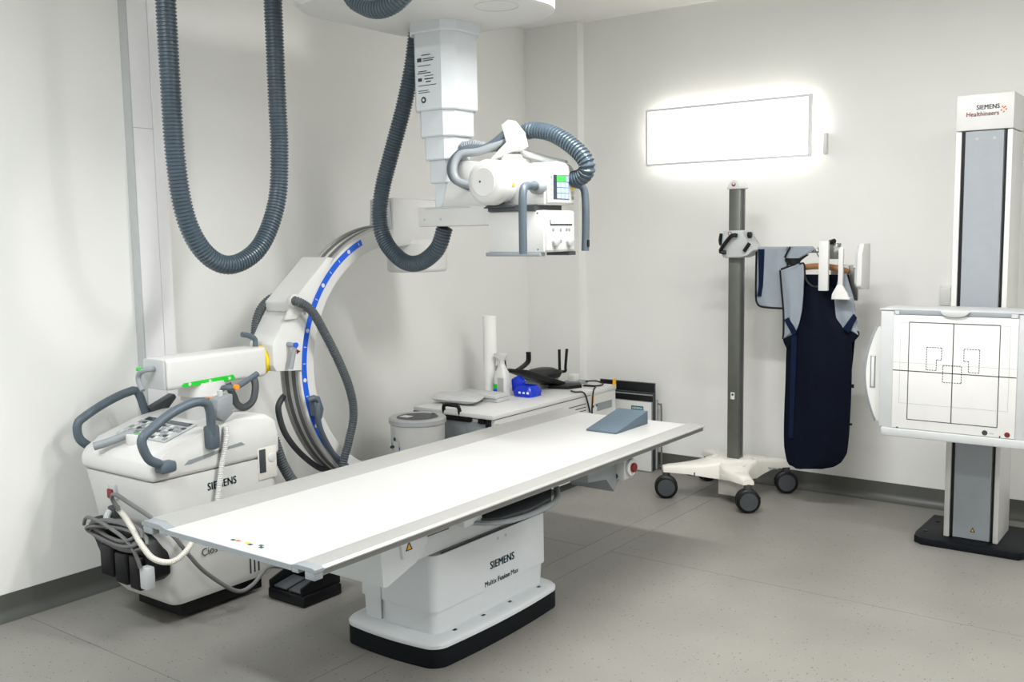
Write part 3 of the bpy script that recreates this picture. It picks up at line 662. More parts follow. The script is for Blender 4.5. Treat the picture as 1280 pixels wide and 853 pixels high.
# hoses and grips of the C
part('c_arm_hose', hose([(-3.47, 2.975, 1.268), (-3.435, 2.985, 1.266), (-3.42, 3.05, 1.22), (-3.42, 3.121, 1.117), (-3.42, 3.214, .957), (-3.42, 3.276, .814), (-3.42, 3.291, .694), (-3.42, 3.254, .575), (-3.43, 3.22, .45), (-3.46, 3.30, .33), (-3.50, 3.55, .26), (-3.55, 3.75, .30)], .0215, .011, .16, 12), 'chose', CA, 30)
part('hose_socket', cyl((-3.476, 2.985, 1.268), .032, .025, 'x', 20, .004), 'white', CA)
part('c_arm_hose', hose([(-3.63, 3.06, 1.29), (-3.655, 3.01, 1.27), (-3.665, 2.965, 1.232), (-3.665, 2.935, 1.18), (-3.65, 2.91, 1.11), (-3.62, 2.89, 1.05)], .0225, .011, .16, 12), 'chose', CA, 30)
part('c_arm_hose', hose([(-3.50, 2.775, .70), (-3.44, 2.802, .69), (-3.42, 2.816, .625), (-3.42, 2.844, .547), (-3.42, 2.90, .454), (-3.44, 3.0, .36), (-3.50, 3.15, .29)], .025, .012, .16, 12), 'chose', CA, 30)
part('arm_cable', tube([(-3.52, 2.645, .93), (-3.50, 2.660, .87), (-3.50, 2.675, .835), (-3.50, 2.712, .815), (-3.50, 2.76, .84), (-3.51, 2.785, .90), (-3.53, 2.79, .945)], .016, 10), 'dkgrey', CA)
part('ring_grip', tube([(-3.60, 3.06, .83), (-3.62, 3.049, .816), (-3.62, 3.014, .789), (-3.62, 3.0, .742), (-3.62, 3.035, .63), (-3.62, 3.125, .515), (-3.61, 3.24, .42), (-3.59, 3.30, .42)], .0145, 10), 'dkgrey', CA)
a = part('ring_grip', tube([(-3.47, 3.06, .80), (-3.455, 3.075, .81), (-3.455, 3.10, .79), (-3.455, 3.095, .73), (-3.465, 3.115, .66), (-3.48, 3.17, .57), (-3.49, 3.24, .48), (-3.49, 3.30, .42)], .014, 10), 'blueg', CA)
part('grip_block', prism([(3.075, .80), (3.11, .815), (3.135, .75), (3.12, .70), (3.085, .72)], 'yz', -3.50, -3.452, .006), 'blueg', a)
# tube head at the lower C end and detector at the upper end
th = part('c_arm_tube_head', lathe([(.13, 0), (.145, .02), (.147, .36), (.147, .40)], (-3.56, 3.90, .17), 'z', 40), 'white', CA, 40)
part('tube_rim', lathe([(.150, 0), (.156, .004), (.156, .026), (.148, .034), (.118, .034), (.112, .030)], (-3.56, 3.90, .548), 'z', 40), 'lgrey', th, 40)
part('tube_window', cyl((-3.56, 3.90, .572), .113, .008, 'z', 36), 'dkgrey', th)
part('window_label', box(-3.645, -3.585, 3.845, 3.895, .580, .5808), 'paper', th, 0)
part('head_latch', box(-3.555, -3.525, 4.005, 4.02, .582, .59, .002), 'lgrey', th)
part('head_socket', box(-3.585, -3.56, 3.722, 3.752, .39, .47, .004), 'lgrey', th)
part('head_socket', cyl((-3.575, 3.705, .445), .008, .02, 'y', 12), 'print', th)
for (aa, zz, m_, rr) in ((-105, .475, 'teal', .011), (-116, .445, 'print', .010), (-92, .43, 'blue', .010), (-100, .43, 'blue', .006), (-106, .405, 'print', .007), (-97, .405, 'print', .006)):
    t = math.radians(aa); cxn = Vector((math.cos(t), math.sin(t), 0))
    part('safety_sticker', lathe([(rr, 0), (rr, .0015)], Vector((-3.56, 3.90, zz))+cxn*.1475, (cxn, Vector((-cxn.y, cxn.x, 0)), Vector((0, 0, 1))), 12), m_, th)
part('head_mount', box(-3.61, -3.51, 3.70, 3.95, .22, .40, .01), 'white', th)
dt = part('detector', lathe([(.150, 0), (.158, .008), (.160, .02), (.160, .15), (.14, .17)], (-3.56, 3.93, 1.365), 'z', 40), 'white', CA, 40)
part('detector_mount', prism([(3.665, 1.52), (3.70, 1.50), (3.99, 1.52), (4.06, 1.56), (4.06, 1.74), (3.68, 1.75)], 'yz', -3.64, -3.48, .008), 'white', dt)
part('mount_panel', prism([(-3.635, 1.59), (-3.485, 1.59), (-3.50, 1.742), (-3.625, 1.742)], 'xz', 3.655, 3.668, .003), 'lgrey', dt)
# foot switch on the floor
FS = thing('foot_switch', 'black foot switch pedal on floor beside the c-arm cart', 'foot switch', (-3.22, 2.76, 0))
part('base', box(-3.33, -3.10, 2.66, 2.88, .001, .05, .008), 'black', FS)
part('guard', prism([(2.66, .05), (2.88, .05), (2.88, .12), (2.80, .13), (2.66, .085)], 'yz', -3.32, -3.31, .002), 'black', FS)
part('guard', prism([(2.66, .05), (2.88, .05), (2.88, .12), (2.80, .13), (2.66, .085)], 'yz', -3.12, -3.11, .002), 'black', FS)
part('hood', box(-3.32, -3.11, 2.78, 2.88, .115, .13, .004), 'black', FS)
for xx in (-3.30, -3.205): part('pedal', prism([(2.67, .055), (2.78, .07), (2.78, .08), (2.67, .062)], 'yz', xx, xx+.08, .002), 'dkgrey', FS)

# ------------------------------------------------------------------ low equipment cabinet
CB = thing('equipment_cabinet', 'low white equipment cabinet with grey end panel in far left corner', 'cabinet', (-3.51, 4.78, 0))
cz, cx0, cx1, cy0, cy1 = .58, -3.80, -3.22, 4.13, 5.43
part('body', box(cx0+.01, cx1-.004, cy0+.02, cy1-.005, .05, cz-.025), 'white', CB)
part('worktop', box(cx0, cx1, cy0, 5.12, cz-.025, cz, .004), 'white', CB)
part('worktop', box(cx0, cx1, 5.122, cy1, cz-.03, cz, .003), 'white', CB)
part('shadow_gap', box(cx1-.0045, cx1-.003, cy0+.02, 5.12, cz-.028, cz-.0245), 'print', CB)
part('plinth', box(cx0+.03, cx1-.03, cy0+.05, cy1-.02, 0, .05), 'dkgrey', CB)
ep = part('end_panel', box(cx0+.02, cx1-.03, cy0+.008, cy0+.022, .08, cz-.05), 'mgrey', CB)
part('panel_trim', box(cx0, cx1-.16, cy0-.002, cy0+.02, cz-.052, cz-.026), 'black', ep)
part('panel_trim', box(cx1-.105, cx1-.06, cy0-.002, cy0+.02, cz-.052, cz-.028), 'black', ep)
part('panel_trim', box(cx1-.052, cx1-.028, cy0-.001, cy0+.02, .08, cz-.03), 'black', ep)
part('panel_hatch', box(cx1-.19, cx1-.075, cy0+.005, cy0+.009, .40, .505, .001), 'mgrey', ep)
part('handle', tube([(-3.575, cy0+.012, cz-.03), (-3.575, cy0+.005, cz+.012), (-3.57, cy0+.003, cz+.026), (-3.555, cy0+.003, cz+.032), (-3.48, cy0+.003, cz+.032), (-3.465, cy0+.003, cz+.026), (-3.46, cy0+.005, cz+.012), (-3.46, cy0+.012, cz-.03)], .011, 8, smooth=False), 'black', CB)
part('side_slot', box(cx1-.005, cx1-.003, 5.20, 5.38, .44, .49), 'mgrey', CB)
for k in range(3): part('vent_line', box(cx1-.005, cx1-.003, 4.88+.04*k, 5.07, .505-.02*k, .510-.02*k), 'print', CB)
part('warning_sticker', box(cx1-.0045, cx1-.003, 5.135, 5.165, .50, .545), 'amber', CB)
for k, (yy, zz) in enumerate(((5.15, .47), (5.175, .478), (5.19, .472))): part('symbol_sticker', box(cx1-.0045, cx1-.003, yy, yy+.014, zz, zz+.014), 'print' if k != 1 else 'lprint', CB)
part('yellow_tag', box(cx1-.006, cx1-.002, 5.395, 5.432, .55, .62), 'amber', CB)
part('side_knob', cyl((cx1-.004, 4.16, cz-.055), .006, .02, 'x', 10), 'silver', CB)

# things on the cabinet
PR = thing('paper_roll', 'tall white paper roll standing upright on the cabinet', 'paper roll', (-3.70, 4.73, cz))
part('roll', lathe([(.018, 0), (.043, 0), (.044, .004), (.042, .478), (.041, .482), (.018, .482), (.018, .10)], (-3.70, 4.73, cz), 'z', 32), 'paper', PR, 30)
part('core', lathe([(.0178, .09), (.0178, .48), (.0155, .48), (.0155, .09)], (-3.70, 4.73, cz), 'z', 20), 'cream', PR)
SB = thing('spray_bottle', 'white trigger spray bottle with green and blue label on cabinet', 'bottle', (-3.585, 4.695, cz))
bx, by = -3.585, 4.695
bo = part('body', loft([(rrect(bx-.044, bx+.044, by-.033, by+.033, .02), cz), (rrect(bx-.047, bx+.047, by-.036, by+.036, .022), cz+.01), (rrect(bx-.047, bx+.047, by-.036, by+.036, .022), cz+.13), (rrect(bx-.03, bx+.03, by-.024, by+.024, .02), cz+.165), (rrect(bx-.015, bx+.015, by-.015, by+.015, .0148), cz+.20)]), 'white', SB, 50)
part('label', box(bx-.040, bx-.012, by-.0375, by-.0358, cz+.045, cz+.075), 'green', bo, 0)
part('label', box(bx-.040, bx-.012, by-.0375, by-.0358, cz+.015, cz+.045), 'blue', bo, 0)
part('label', box(bx-.008, bx+.036, by-.0375, by-.0358, cz+.015, cz+.115), 'lprint', bo, 0)
part('neck', cyl((bx, by, cz+.198), .017, .022, 'z', 16), 'white', SB)
part('spray_head', prism([(bx-.055, cz+.255), (bx-.05, cz+.235), (bx-.02, cz+.232), (bx-.012, cz+.215), (bx+.018, cz+.215), (bx+.034, cz+.24), (bx+.036, cz+.255), (bx+.01, cz+.262), (bx-.03, cz+.262)], 'xz', by-.012, by+.012, .003), 'white', SB)
part('trigger', tube([(bx-.022, by, cz+.236), (bx-.036, by, cz+.215), (bx-.042, by, cz+.185)], .005, 8), 'white', SB)
BP = thing('blue_wipes_pack', 'blue foil pack of wipes with opened flap on cabinet', 'pack', (-3.46, 4.77, cz))
pb = loft([(rrect(-3.52, -3.385, 4.71, 4.84, .03), cz+.001), (rrect(-3.53, -3.38, 4.705, 4.845, .035), cz+.03), (rrect(-3.51, -3.40, 4.725, 4.825, .03), cz+.065)])
part('pouch', pb, 'bluepk', BP, 50)
part('flap', prism([(-3.545, cz+.02), (-3.47, cz+.05), (-3.46, cz+.09), (-3.50, cz+.125), (-3.55, cz+.10)], 'xz', 4.735, 4.775, .01), 'bluepk', BP)
for k in range(3): part('print_patch', box(-3.47+.03*k, -3.455+.03*k, 4.7040, 4.7055, cz+.022, cz+.034), 'paper', BP, 0)
# two vinyl cushions
b = bmesh.new(); n1, n2 = 18, 10; G = []
for s in (1, -1):
    g = []
    for i in range(n1+1):
        row = []
        for j in range(n2+1):
            u, v = i/n1*2-1, j/n2*2-1
            h = .024*((1-u**4)*(1-v**4))**.6*(1+.12*math.sin(5*u+2*v))
            row.append(b.verts.new((-3.66+.165*u*(1-.06*v*v)-.04*v, 4.36+.10*v*(1-.10*u*u)+.02*u, cz+.030+s*h)))
        g.append(row)
    for i in range(n1):
        for j in range(n2): b.faces.new((g[i][j], g[i+1][j], g[i+1][j+1], g[i][j+1]))
bmesh.ops.remove_doubles(b, verts=b.verts[:], dist=.0005)
tag(finish('grey_sandbag', b, 'pouch', None, 60), 'soft grey vinyl sandbag with pointed corners at near end of cabinet', 'sandbag')
b2 = box(-3.75, -3.45, 4.47, 4.60, cz+.001, cz+.022, .004); box(-3.76, -3.455, 4.46, 4.59, cz+.023, cz+.044, .004, bm=b2)
tag(finish('folded_grey_pad', b2, 'pouch'), 'flat folded grey pad lying behind the sandbag on cabinet', 'pad')
# tablet holder
TH = thing('tablet_holder', 'black folding tablet holder with raised claw arms on cabinet', 'holder', (-3.50, 5.0, cz))
part('plate', prism([(4.757, cz+.138), (4.775, cz+.158), (5.19, cz+.030), (5.16, cz+.002)], 'yz', -3.60, -3.45, .004), 'black', TH)
part('claw', tube([(-3.585, 4.775, cz+.145), (-3.592, 4.742, cz+.150), (-3.60, 4.738, cz+.185), (-3.60, 4.735, cz+.215)], .017, 8, flat=.7), 'black', TH)
part('claw', tube([(-3.53, 4.775, cz+.148), (-3.535, 4.845, cz+.165), (-3.54, 4.895, cz+.182), (-3.54, 4.91, cz+.20), (-3.54, 4.91, cz+.248)], .018, 8, flat=.7), 'black', TH)
part('foot', prism([(-3.50, 5.06), (-3.52, 5.15), (-3.40, 5.28), (-3.335, 5.20), (-3.37, 5.10)], 'xy', cz+.001, cz+.022, .005), 'black', TH)
# wireless router
RO = thing('wireless_router', 'flat black wireless router with two upright antennas on cabinet', 'router', (-3.68, 5.27, cz))
part('case', loft([(rrect(-3.77, -3.60, 5.14, 5.38, .05), cz+.03), (rrect(-3.785, -3.59, 5.12, 5.40, .05), cz+.065), (rrect(-3.74, -3.63, 5.17, 5.35, .05), cz+.092)]), 'black', RO, 40)
part('foot', box(-3.75, -3.62, 5.16, 5.36, cz, cz+.03, .004), 'mgrey', RO)
for xx, yy, tz in ((-3.63, 5.385, 0), (-3.61, 5.425, .006)):
    part('antenna', tube([(xx-.03, yy-.03, cz+.06), (xx, yy, cz+.06), (xx+.001, yy, cz+.085), (xx+tz, yy+tz*2, cz+.21)], .0095, 10), 'black', RO)
AD = thing('power_adapter', 'small white power adapter cube on the grey control box', 'adapter', (-3.47, 5.30, cz))
part('case', box(-3.50, -3.445, 5.285, 5.345, cz+.020, cz+.066, .006), 'white', AD)
part('stand_plate', box(-3.53, -3.41, 5.285, 5.395, cz, cz+.020, .005), 'mgrey', AD)
for k, pts in enumerate(([(-3.335, 5.21, cz+.012), (-3.25, 5.22, cz+.012), (-3.222, 5.16, cz+.006), (-3.2105, 5.13, cz-.03), (-3.211, 5.12, .46), (-3.212, 5.12, .36)],
                         [(-3.30, 5.02, cz+.008), (-3.25, 5.0, cz+.008), (-3.225, 5.03, cz+.006), (-3.2105, 5.05, cz-.02), (-3.212, 5.10, .45)],
                         [(-3.41, 5.36, cz+.015), (-3.35, 5.385, cz+.02), (-3.27, 5.35, cz+.012), (-3.27, 5.28, cz+.008), (-3.345, 5.24, cz+.012)])):
    tag(finish('black_cable', tube(pts, .0048, 7), 'black'), ['black cable hanging furthest down the cabinet side', 'short black cable bent over the cabinet edge', 'black cable looped behind the tablet holder foot'][k], 'cable')

# detector panels standing by the back wall
def det(name, label, x0, x1, y, h, m, edge, handle=False, t=.022):
    D = thing(name, label, 'detector panel', ((x0+x1)/2, y, 0), 'panels stored beside the cabinet')
    part('panel', box(x0, x1, y, y+t, .005, h, .004), m, D)
    part('edge_frame', box(x0-.003, x1+.003, y+.004, y+t-.004, .001, h+.003, .003), edge, D)
    if handle: part('handle', tube([(x1-.005, y+t/2, h-.02), (x1+.02, y+t/2, h-.025), (x1+.028, y+t/2, h-.05), (x1+.028, y+t/2, .06), (x1+.02, y+t/2, .03), (x1-.005, y+t/2, .03)], .006, 8), 'steel', D)
    return D
D1 = det('flat_detector', 'white flat detector panel with teal name plate beside cabinet', -3.42, -3.03, 5.545, .46, 'white', 'mgrey')
pt = part('name_plate', box(-3.175, -3.085, 5.5435, 5.546, .405, .432), 'tealp', D1)
text('lettering', 'SIEMENS', (-3.168, 5.5433, .411), (1, 0, 0), (0, 0, 1), .018, 'paper', D1, .075)
D2 = det('flat_detector', 'black topped panel just behind the white detector panel', -3.44, -3.035, 5.575, .515, 'black', 'dkgrey')
part('top_strip', box(-3.44, -3.035, 5.572, 5.5755, .50, .508), 'mgrey', D2)
D3 = det('flat_detector', 'tallest black panel leaning at the back wall beside cabinet', -3.45, -3.04, 5.605, .575, 'black', 'dkgrey')
D4 = det('flat_detector', 'grey framed panel with bent steel edge handle against back wall', -3.43, -3.035, 5.635, .46, 'lgrey', 'steel', True, .018)

# ------------------------------------------------------------------ mobile rod stand
RS = thing('mobile_stand', 'wheeled stand with grey square pole and white four-legged base', 'stand', (-2.34, 5.30, 0))
px, py = -2.341, 5.30
po = part('pole', box(px-.036, px+.036, py-.036, py+.036, .225, 1.795, .006), 'pole', RS)
part('pole_groove', box(px+.0355, px+.037, py-.012, py+.012, .25, 1.79), 'dkgrey', po)
part('pole_label', box(px-.014, px+.010, py-.0375, py-.0355, .585, .625), 'white', po, 0)
part('pole_label', cyl((px-.002, py-.038, .612), .007, .001, 'y', 10), 'print', po)
cp = part('pole_cap', prism([(px-.045, 1.79), (px+.048, 1.79), (px+.048, 1.80), (px+.018, 1.838), (px-.004, 1.843), (px-.022, 1.832), (px-.045, 1.80)], 'xz', py-.045, py+.045, .006), 'white', RS)
part('cap_logo', cyl((px-.002, py-.0463, 1.816), .012, .001, 'y', 14), 'red', cp)
part('cap_logo', cyl((px-.002, py-.0468, 1.820), .007, .001, 'y', 14), 'white', cp)
# base: central hub with four curved legs and twin casters
hub = part('hub', loft([(rrect(px-.13, px+.11, py-.12, py+.12, .05), .125), (rrect(px-.15, px+.12, py-.13, py+.13, .06), .17), (rrect(px-.10, px+.09, py-.09, py+.09, .05), .236)]), 'cream', RS, 50)
part('hub_box', box(px-.06, px+.06, py-.10, py+.06, .03, .13, .004), 'cream', hub)
part('hub_plate', prism([(px+.06, .20), (px+.115, .225), (px+.115, .15), (px+.06, .145)], 'xz', py-.14, py-.08, .002), 'lgrey', hub)
feet = [(-2.665, 5.06), (-2.145, 5.03), (-2.125, 5.545), (-2.64, 5.56)]
for k, (fx_, fy_) in enumerate(feet):
    d = Vector((fx_-px, fy_-py, 0)); L_ = d.length; d.normalize(); n_ = Vector((-d.y, d.x, 0)); cu = (.03, -.03, .03, -.03)[k]
    b = bmesh.new(); R = []
    for i in range(11):
        t = i/10; c0 = Vector((px, py, 0))+d*(.08+(L_-.06)*t)+n_*cu*math.sin(PI*t)
        wd = .085*(1-t)**1.2+.030; zt = .240-.042*t**.7; zb = .13+.03*min(1, t*1.6)
        if t > .9: zt -= .006
        R.append([b.verts.new(v) for v in (c0+n_*wd+Vector((0, 0, zb)), c0+n_*wd+Vector((0, 0, zt-.014)), c0+n_*(wd-.012)+Vector((0, 0, zt)), c0-n_*(wd-.012)+Vector((0, 0, zt)), c0-n_*wd+Vector((0, 0, zt-.014)), c0-n_*wd+Vector((0, 0, zb)))])
    for A, B in zip(R, R[1:]):
        for q in range(6): b.faces.new((A[q], A[(q+1) % 6], B[(q+1) % 6], B[q]))
    b.faces.new(R[0][::-1]); b.faces.new(R[-1])
    lg = part('leg', b, 'cream', RS, 50)
    if k == 0: part('leg_label', box(-2.535, -2.485, 5.070, 5.076, .15, .172), 'print', lg, 0)
    ca_ = part('caster', cyl((fx_, fy_, .118), .022, .045, 'z', 16), 'dkgrey', RS)
    ad = Vector((math.cos(.1+k*.35), math.sin(.1+k*.35), 0)) if k else Vector((.80, .45, 0)).normalized()
    if k == 1: ad = Vector((.82, .57, 0)).normalized()
    if k == 2: ad = Vector((.86, .50, 0)).normalized()
    ad2 = Vector((-ad.y, ad.x, 0)); cw = Vector((fx_, fy_, .068))-ad2*0.0
    for s in (-1, 1):
        o_ = cw+ad2*s*.019
        wv = part('wheel', lathe([(.046, -.014), (.058, -.013), (.067, -.006), (.067, .006), (.058, .013), (.046, .014)], o_, (ad2, ad, Vector((0, 0, 1))), 24), 'black', ca_, 40)
        part('wheel_disc', lathe([(0, 0), (.049, 0), (.050, -.002), (.049, -.004)], o_+ad2*s*.0165, (ad2, ad, Vector((0, 0, 1))), 24), 'dkgrey', wv)
    if k in (1, 2): part('brake_pedal', tube([cw+Vector((0, 0, .02))+ad*.03, cw+ad*(.07 if k == 1 else -.07)+Vector((0, 0, .012))], .007, 6, smooth=False), 'black', ca_)
part('brake_wire', tube([(-2.27, 5.33, .14), (-2.25, 5.35, .165), (-2.20, 5.40, .172), (-2.13, 5.44, .165)], .004, 6), 'mgrey', RS)
# clamp with black levers
cl = part('clamp', prism([(px-.05, 1.555), (px+.078, 1.558), (px+.085, 1.50), (px+.145, 1.447), (px+.10, 1.418), (px+.062, 1.402), (px-.045, 1.402), (px-.062, 1.43)], 'xz', py-.085, py+.055, .010, 3), 'lgrey', RS)
part('clamp_lever', tube([(px+.045, py-.10, 1.528), (px+.02, py-.115, 1.528), (px-.03, py-.115, 1.472), (px-.05, py-.11, 1.438), (px-.02, py-.10, 1.434)], .0115, 10), 'black', cl)
part('clamp_knob', tube([(px-.078, py-.03, 1.54), (px-.085, py-.03, 1.50), (px-.078, py-.03, 1.475)], .014, 10), 'black', cl)
part('clamp_knob', tube([(px+.115, py-.09, 1.485), (px+.085, py-.095, 1.44)], .0105, 10, smooth=False), 'black', cl)
part('clamp_knob', cyl((px+.08, py-.03, 1.53), .018, .022, 'x', 14, .004), 'black', cl)
part('clamp_mark', cyl((px-.005, py-.0865, 1.54), .012, .001, 'y', 14), 'red', cl)
part('clamp_mark', cyl((px-.005, py-.0870, 1.54), .008, .001, 'y', 14), 'lgrey', cl)
# rod and holder head
part('rod', tube([(px+.09, py, 1.44), (px+.59, py, 1.44)], .0125, 14, smooth=False), 'chrome', RS)
hh = part('rod_joint', cyl((-1.775, py, 1.395), .030, .085, 'z', 20, .003), 'steel', RS)
part('rod_knob', tube([(-1.795, 5.27, 1.485), (-1.765, 5.25, 1.492)], .013, 10, smooth=False), 'black', hh)
part('upright_bar', box(-1.828, -1.776, 5.19, 5.215, 1.228, 1.494, .005), 'white', RS)
part('back_plate', box(-1.812, -1.712, 5.335, 5.352, 1.268, 1.358, .004), 'white', RS)
part('grey_backing', box(-1.80, -1.668, 5.354, 5.366, 1.17, 1.362, .003), 'steel', RS)
fp_ = part('paddle_arm', box(-1.728, -1.702, 5.205, 5.225, 1.25, 1.455, .004), 'white', RS)
part('paddle_plate', prism([(-1.728, 1.262), (-1.702, 1.262), (-1.672, 1.215), (-1.665, 1.190), (-1.758, 1.183), (-1.755, 1.212)], 'xz', 5.195, 5.212, .003), 'white', fp_)
part('paddle_foot', box(-1.735, -1.652, 5.165, 5.212, 1.186, 1.198, .003), 'white', fp_)
part('joint_arm', tube([(-1.79, 5.30, 1.435), (-1.74, 5.26, 1.445), (-1.71, 5.215, 1.45)], .014, 10, smooth=False), 'white', RS)
sp_ = part('side_paddle', prism([(5.19, 1.26), (5.21, 1.24), (5.34, 1.235), (5.34, 1.478), (5.23, 1.478), (5.20, 1.43)], 'yz', -1.628, -1.60, .006), 'white', RS)
part('paddle_pad', prism([(5.20, 1.27), (5.215, 1.25), (5.33, 1.245), (5.33, 1.468), (5.235, 1.468), (5.21, 1.43)], 'yz', -1.640, -1.629, .004), 'lgrey', sp_)
part('paddle_bar', tube([(-1.68, 5.315, 1.35), (-1.64, 5.315, 1.35)], .009, 8, smooth=False), 'silver', sp_)

# lead apron on wooden hanger
HG = thing('coat_hanger', 'wooden coat hanger hooked on the stand rod holding the navy apron', 'hanger', (-1.88, 5.30, 1.32))
part('bar', tube([(-2.03, 5.298, 1.325), (-1.95, 5.298, 1.348), (-1.86, 5.298, 1.356), (-1.78, 5.298, 1.348), (-1.70, 5.298, 1.325)], .014, 10, flat=1.2), 'wood', HG)
part('hook', tube([(-1.86, 5.298, 1.36), (-1.855, 5.298, 1.39), (-1.87, 5.285, 1.425), (-1.87, 5.290, 1.452), (-1.87, 5.30, 1.4575), (-1.87, 5.316, 1.45)], .003, 8), 'chrome', HG)
LA = thing('lead_apron', 'long navy lead apron with grey shoulders hanging from wooden hanger', 'apron', (-1.85, 5.27, .23))
rows = [(.232, -1.972, -1.90), (.240, -2.0, -1.82), (.262, -2.015, -1.75), (.29, -2.022, -1.712), (.345, -2.032, -1.682), (.475, -2.034, -1.670), (.715, -2.027, -1.664), (.93, -2.022, -1.668), (.98, -2.00, -1.672), (1.03, -1.955, -1.70), (1.08, -1.942, -1.742), (1.16, -1.934, -1.760), (1.245, -1.929, -1.772)]
part('front_panel', cloth(rows, 5.262, .028, .012, .0035, 2.2, 22, 4), 'navy', LA, 60)
part('back_panel', cloth([(.36, -2.0, -1.70), (.40, -2.01, -1.69), (.7, -2.01, -1.68), (.95, -2.03, -1.66), (1.12, -2.03, -1.66), (1.31, -2.02, -1.70)], 5.292, -.012, .006, .003, 2, 16, 3), 'navy', LA, 60)
gl = [(.958, -2.040, -2.028), (.985, -2.037, -1.978), (1.03, -2.034, -1.954), (1.08, -2.034, -1.941), (1.126, -2.036, -1.933), (1.2, -2.046, -1.928), (1.30, -2.060, -1.925), (1.34, -2.055, -1.924), (1.371, -1.965, -1.926)]
part('shoulder_panel', cloth(gl, 5.245, .008, .008, .004, 1.5, 10, 3), 'cloth', LA, 60)
gr = [(.995, -1.632, -1.626), (1.02, -1.700, -1.630), (1.05, -1.725, -1.636), (1.08, -1.748, -1.642), (1.14, -1.757, -1.654), (1.20, -1.760, -1.664), (1.32, -1.74, -1.70)]
part('shoulder_panel', cloth(gr, 5.255, .010, .008, .003, 1.2, 10, 3), 'cloth', LA, 60)
part('lower_flap', cloth([(.90, -2.02, -2.012), (.93, -2.035, -1.99), (.957, -2.042, -1.975), (.985, -2.036, -1.97)], 5.250, .002, .006), 'navy', LA, 60)
part('lower_flap', cloth([(.945, -1.672, -1.664), (.965, -1.675, -1.645), (.995, -1.68, -1.624), (1.015, -1.68, -1.628)], 5.252, .002, .006), 'navy', LA, 60)
for pts in ([(-2.028, 1.062), (-2.004, 1.076), (-1.955, .995), (-1.978, .975)], [(-1.650, 1.108), (-1.632, 1.088), (-1.672, 1.005), (-1.705, 1.028)]):
    part('strap', prism(pts, 'xz', 5.228, 5.240, .002), 'navy2', LA)
part('binding', tube([(-2.062, 5.246, 1.335), (-2.050, 5.244, 1.22), (-2.038, 5.243, 1.10), (-2.036, 5.243, .98), (-2.04, 5.245, .955)], .0055, 6), 'black', LA)
part('binding', tube([(-2.055, 5.244, 1.340), (-2.0, 5.242, 1.357), (-1.94, 5.242, 1.372), (-1.925, 5.244, 1.365), (-1.918, 5.244, 1.30), (-1.895, 5.242, 1.262), (-1.865, 5.240, 1.247), (-1.83, 5.24, 1.247), (-1.79, 5.245, 1.24)], .0055, 6), 'black', LA)
part('stripe', cloth([(.40, -1.995, -1.972), (.95, -1.990, -1.958), (1.0, -1.985, -1.962)], 5.240, .0, .004, 0, 1, 4), 'navy2', LA, 60)
part('care_tab', box(-1.668, -1.652, 5.27, 5.275, .705, .725), 'black', LA)
part('care_tab', box(-1.672, -1.658, 5.27, 5.275, .50, .512), 'black', LA)

# grey lead skirt folded over the rod, and thyroid collar
SK = thing('lead_skirt', 'light grey lead skirt with black binding folded over the stand rod', 'apron', (-2.14, 5.29, 1.12))
x0, x1 = -2.213, -2.04
part('front_fold', cloth([(1.128, -2.185, -2.045), (1.136, -2.20, -2.042), (1.155, -2.209, -2.04), (1.20, x0, x1), (1.40, x0, x1), (1.452, x0+.002, x1)], 5.279, .004, .008, .002, 2, 12, 3), 'cloth', SK, 60)
part('back_fold', cloth([(1.16, -2.19, -2.045), (1.20, x0, x1), (1.452, x0+.002, x1)], 5.318, 0, .008, .002, 2, 10, 3), 'cloth', SK, 60)
part('top_fold', prism([(5.279+.022+.024*math.cos(PI*i/8), 1.449+.014*math.sin(PI*i/8)) for i in range(9)], 'yz', x0+.002, x1), 'cloth', SK, 60)
part('binding', tube([(x0, 5.278, 1.452), (x0-.001, 5.276, 1.30), (x0, 5.276, 1.18), (-2.204, 5.275, 1.145), (-2.185, 5.275, 1.128), (-2.12, 5.273, 1.122), (-2.045, 5.275, 1.121)], .0058, 6), 'black', SK)
part('velcro_band', cloth([(1.185, -2.203, -2.180), (1.25, -2.195, -2.170), (1.45, -2.200, -2.164)], 5.270, 0, .005, 0, 1, 4), 'navy2', SK, 60)
TC = thing('thyroid_collar', 'small grey thyroid collar with black edges draped over the rod', 'collar', (-1.96, 5.28, 1.36))
part('collar_top', cloth([(1.400, -2.035, -1.955), (1.425, -2.030, -1.91), (1.45, -2.015, -1.875), (1.4645, -2.005, -1.885)], 5.262, .010, .008, .003, 1.5, 10, 3), 'cloth', TC, 60)
part('collar_flap', cloth([(1.362, -2.025, -1.965), (1.385, -2.043, -1.955), (1.405, -2.04, -1.93), (1.42, -2.03, -1.91)], 5.268, .006, .008, .002, 1, 8, 3), 'black', TC, 60)
part('collar_edge', tube([(-2.04, 5.256, 1.405), (-2.02, 5.252, 1.44), (-2.008, 5.255, 1.464)], .005, 6), 'black', TC)

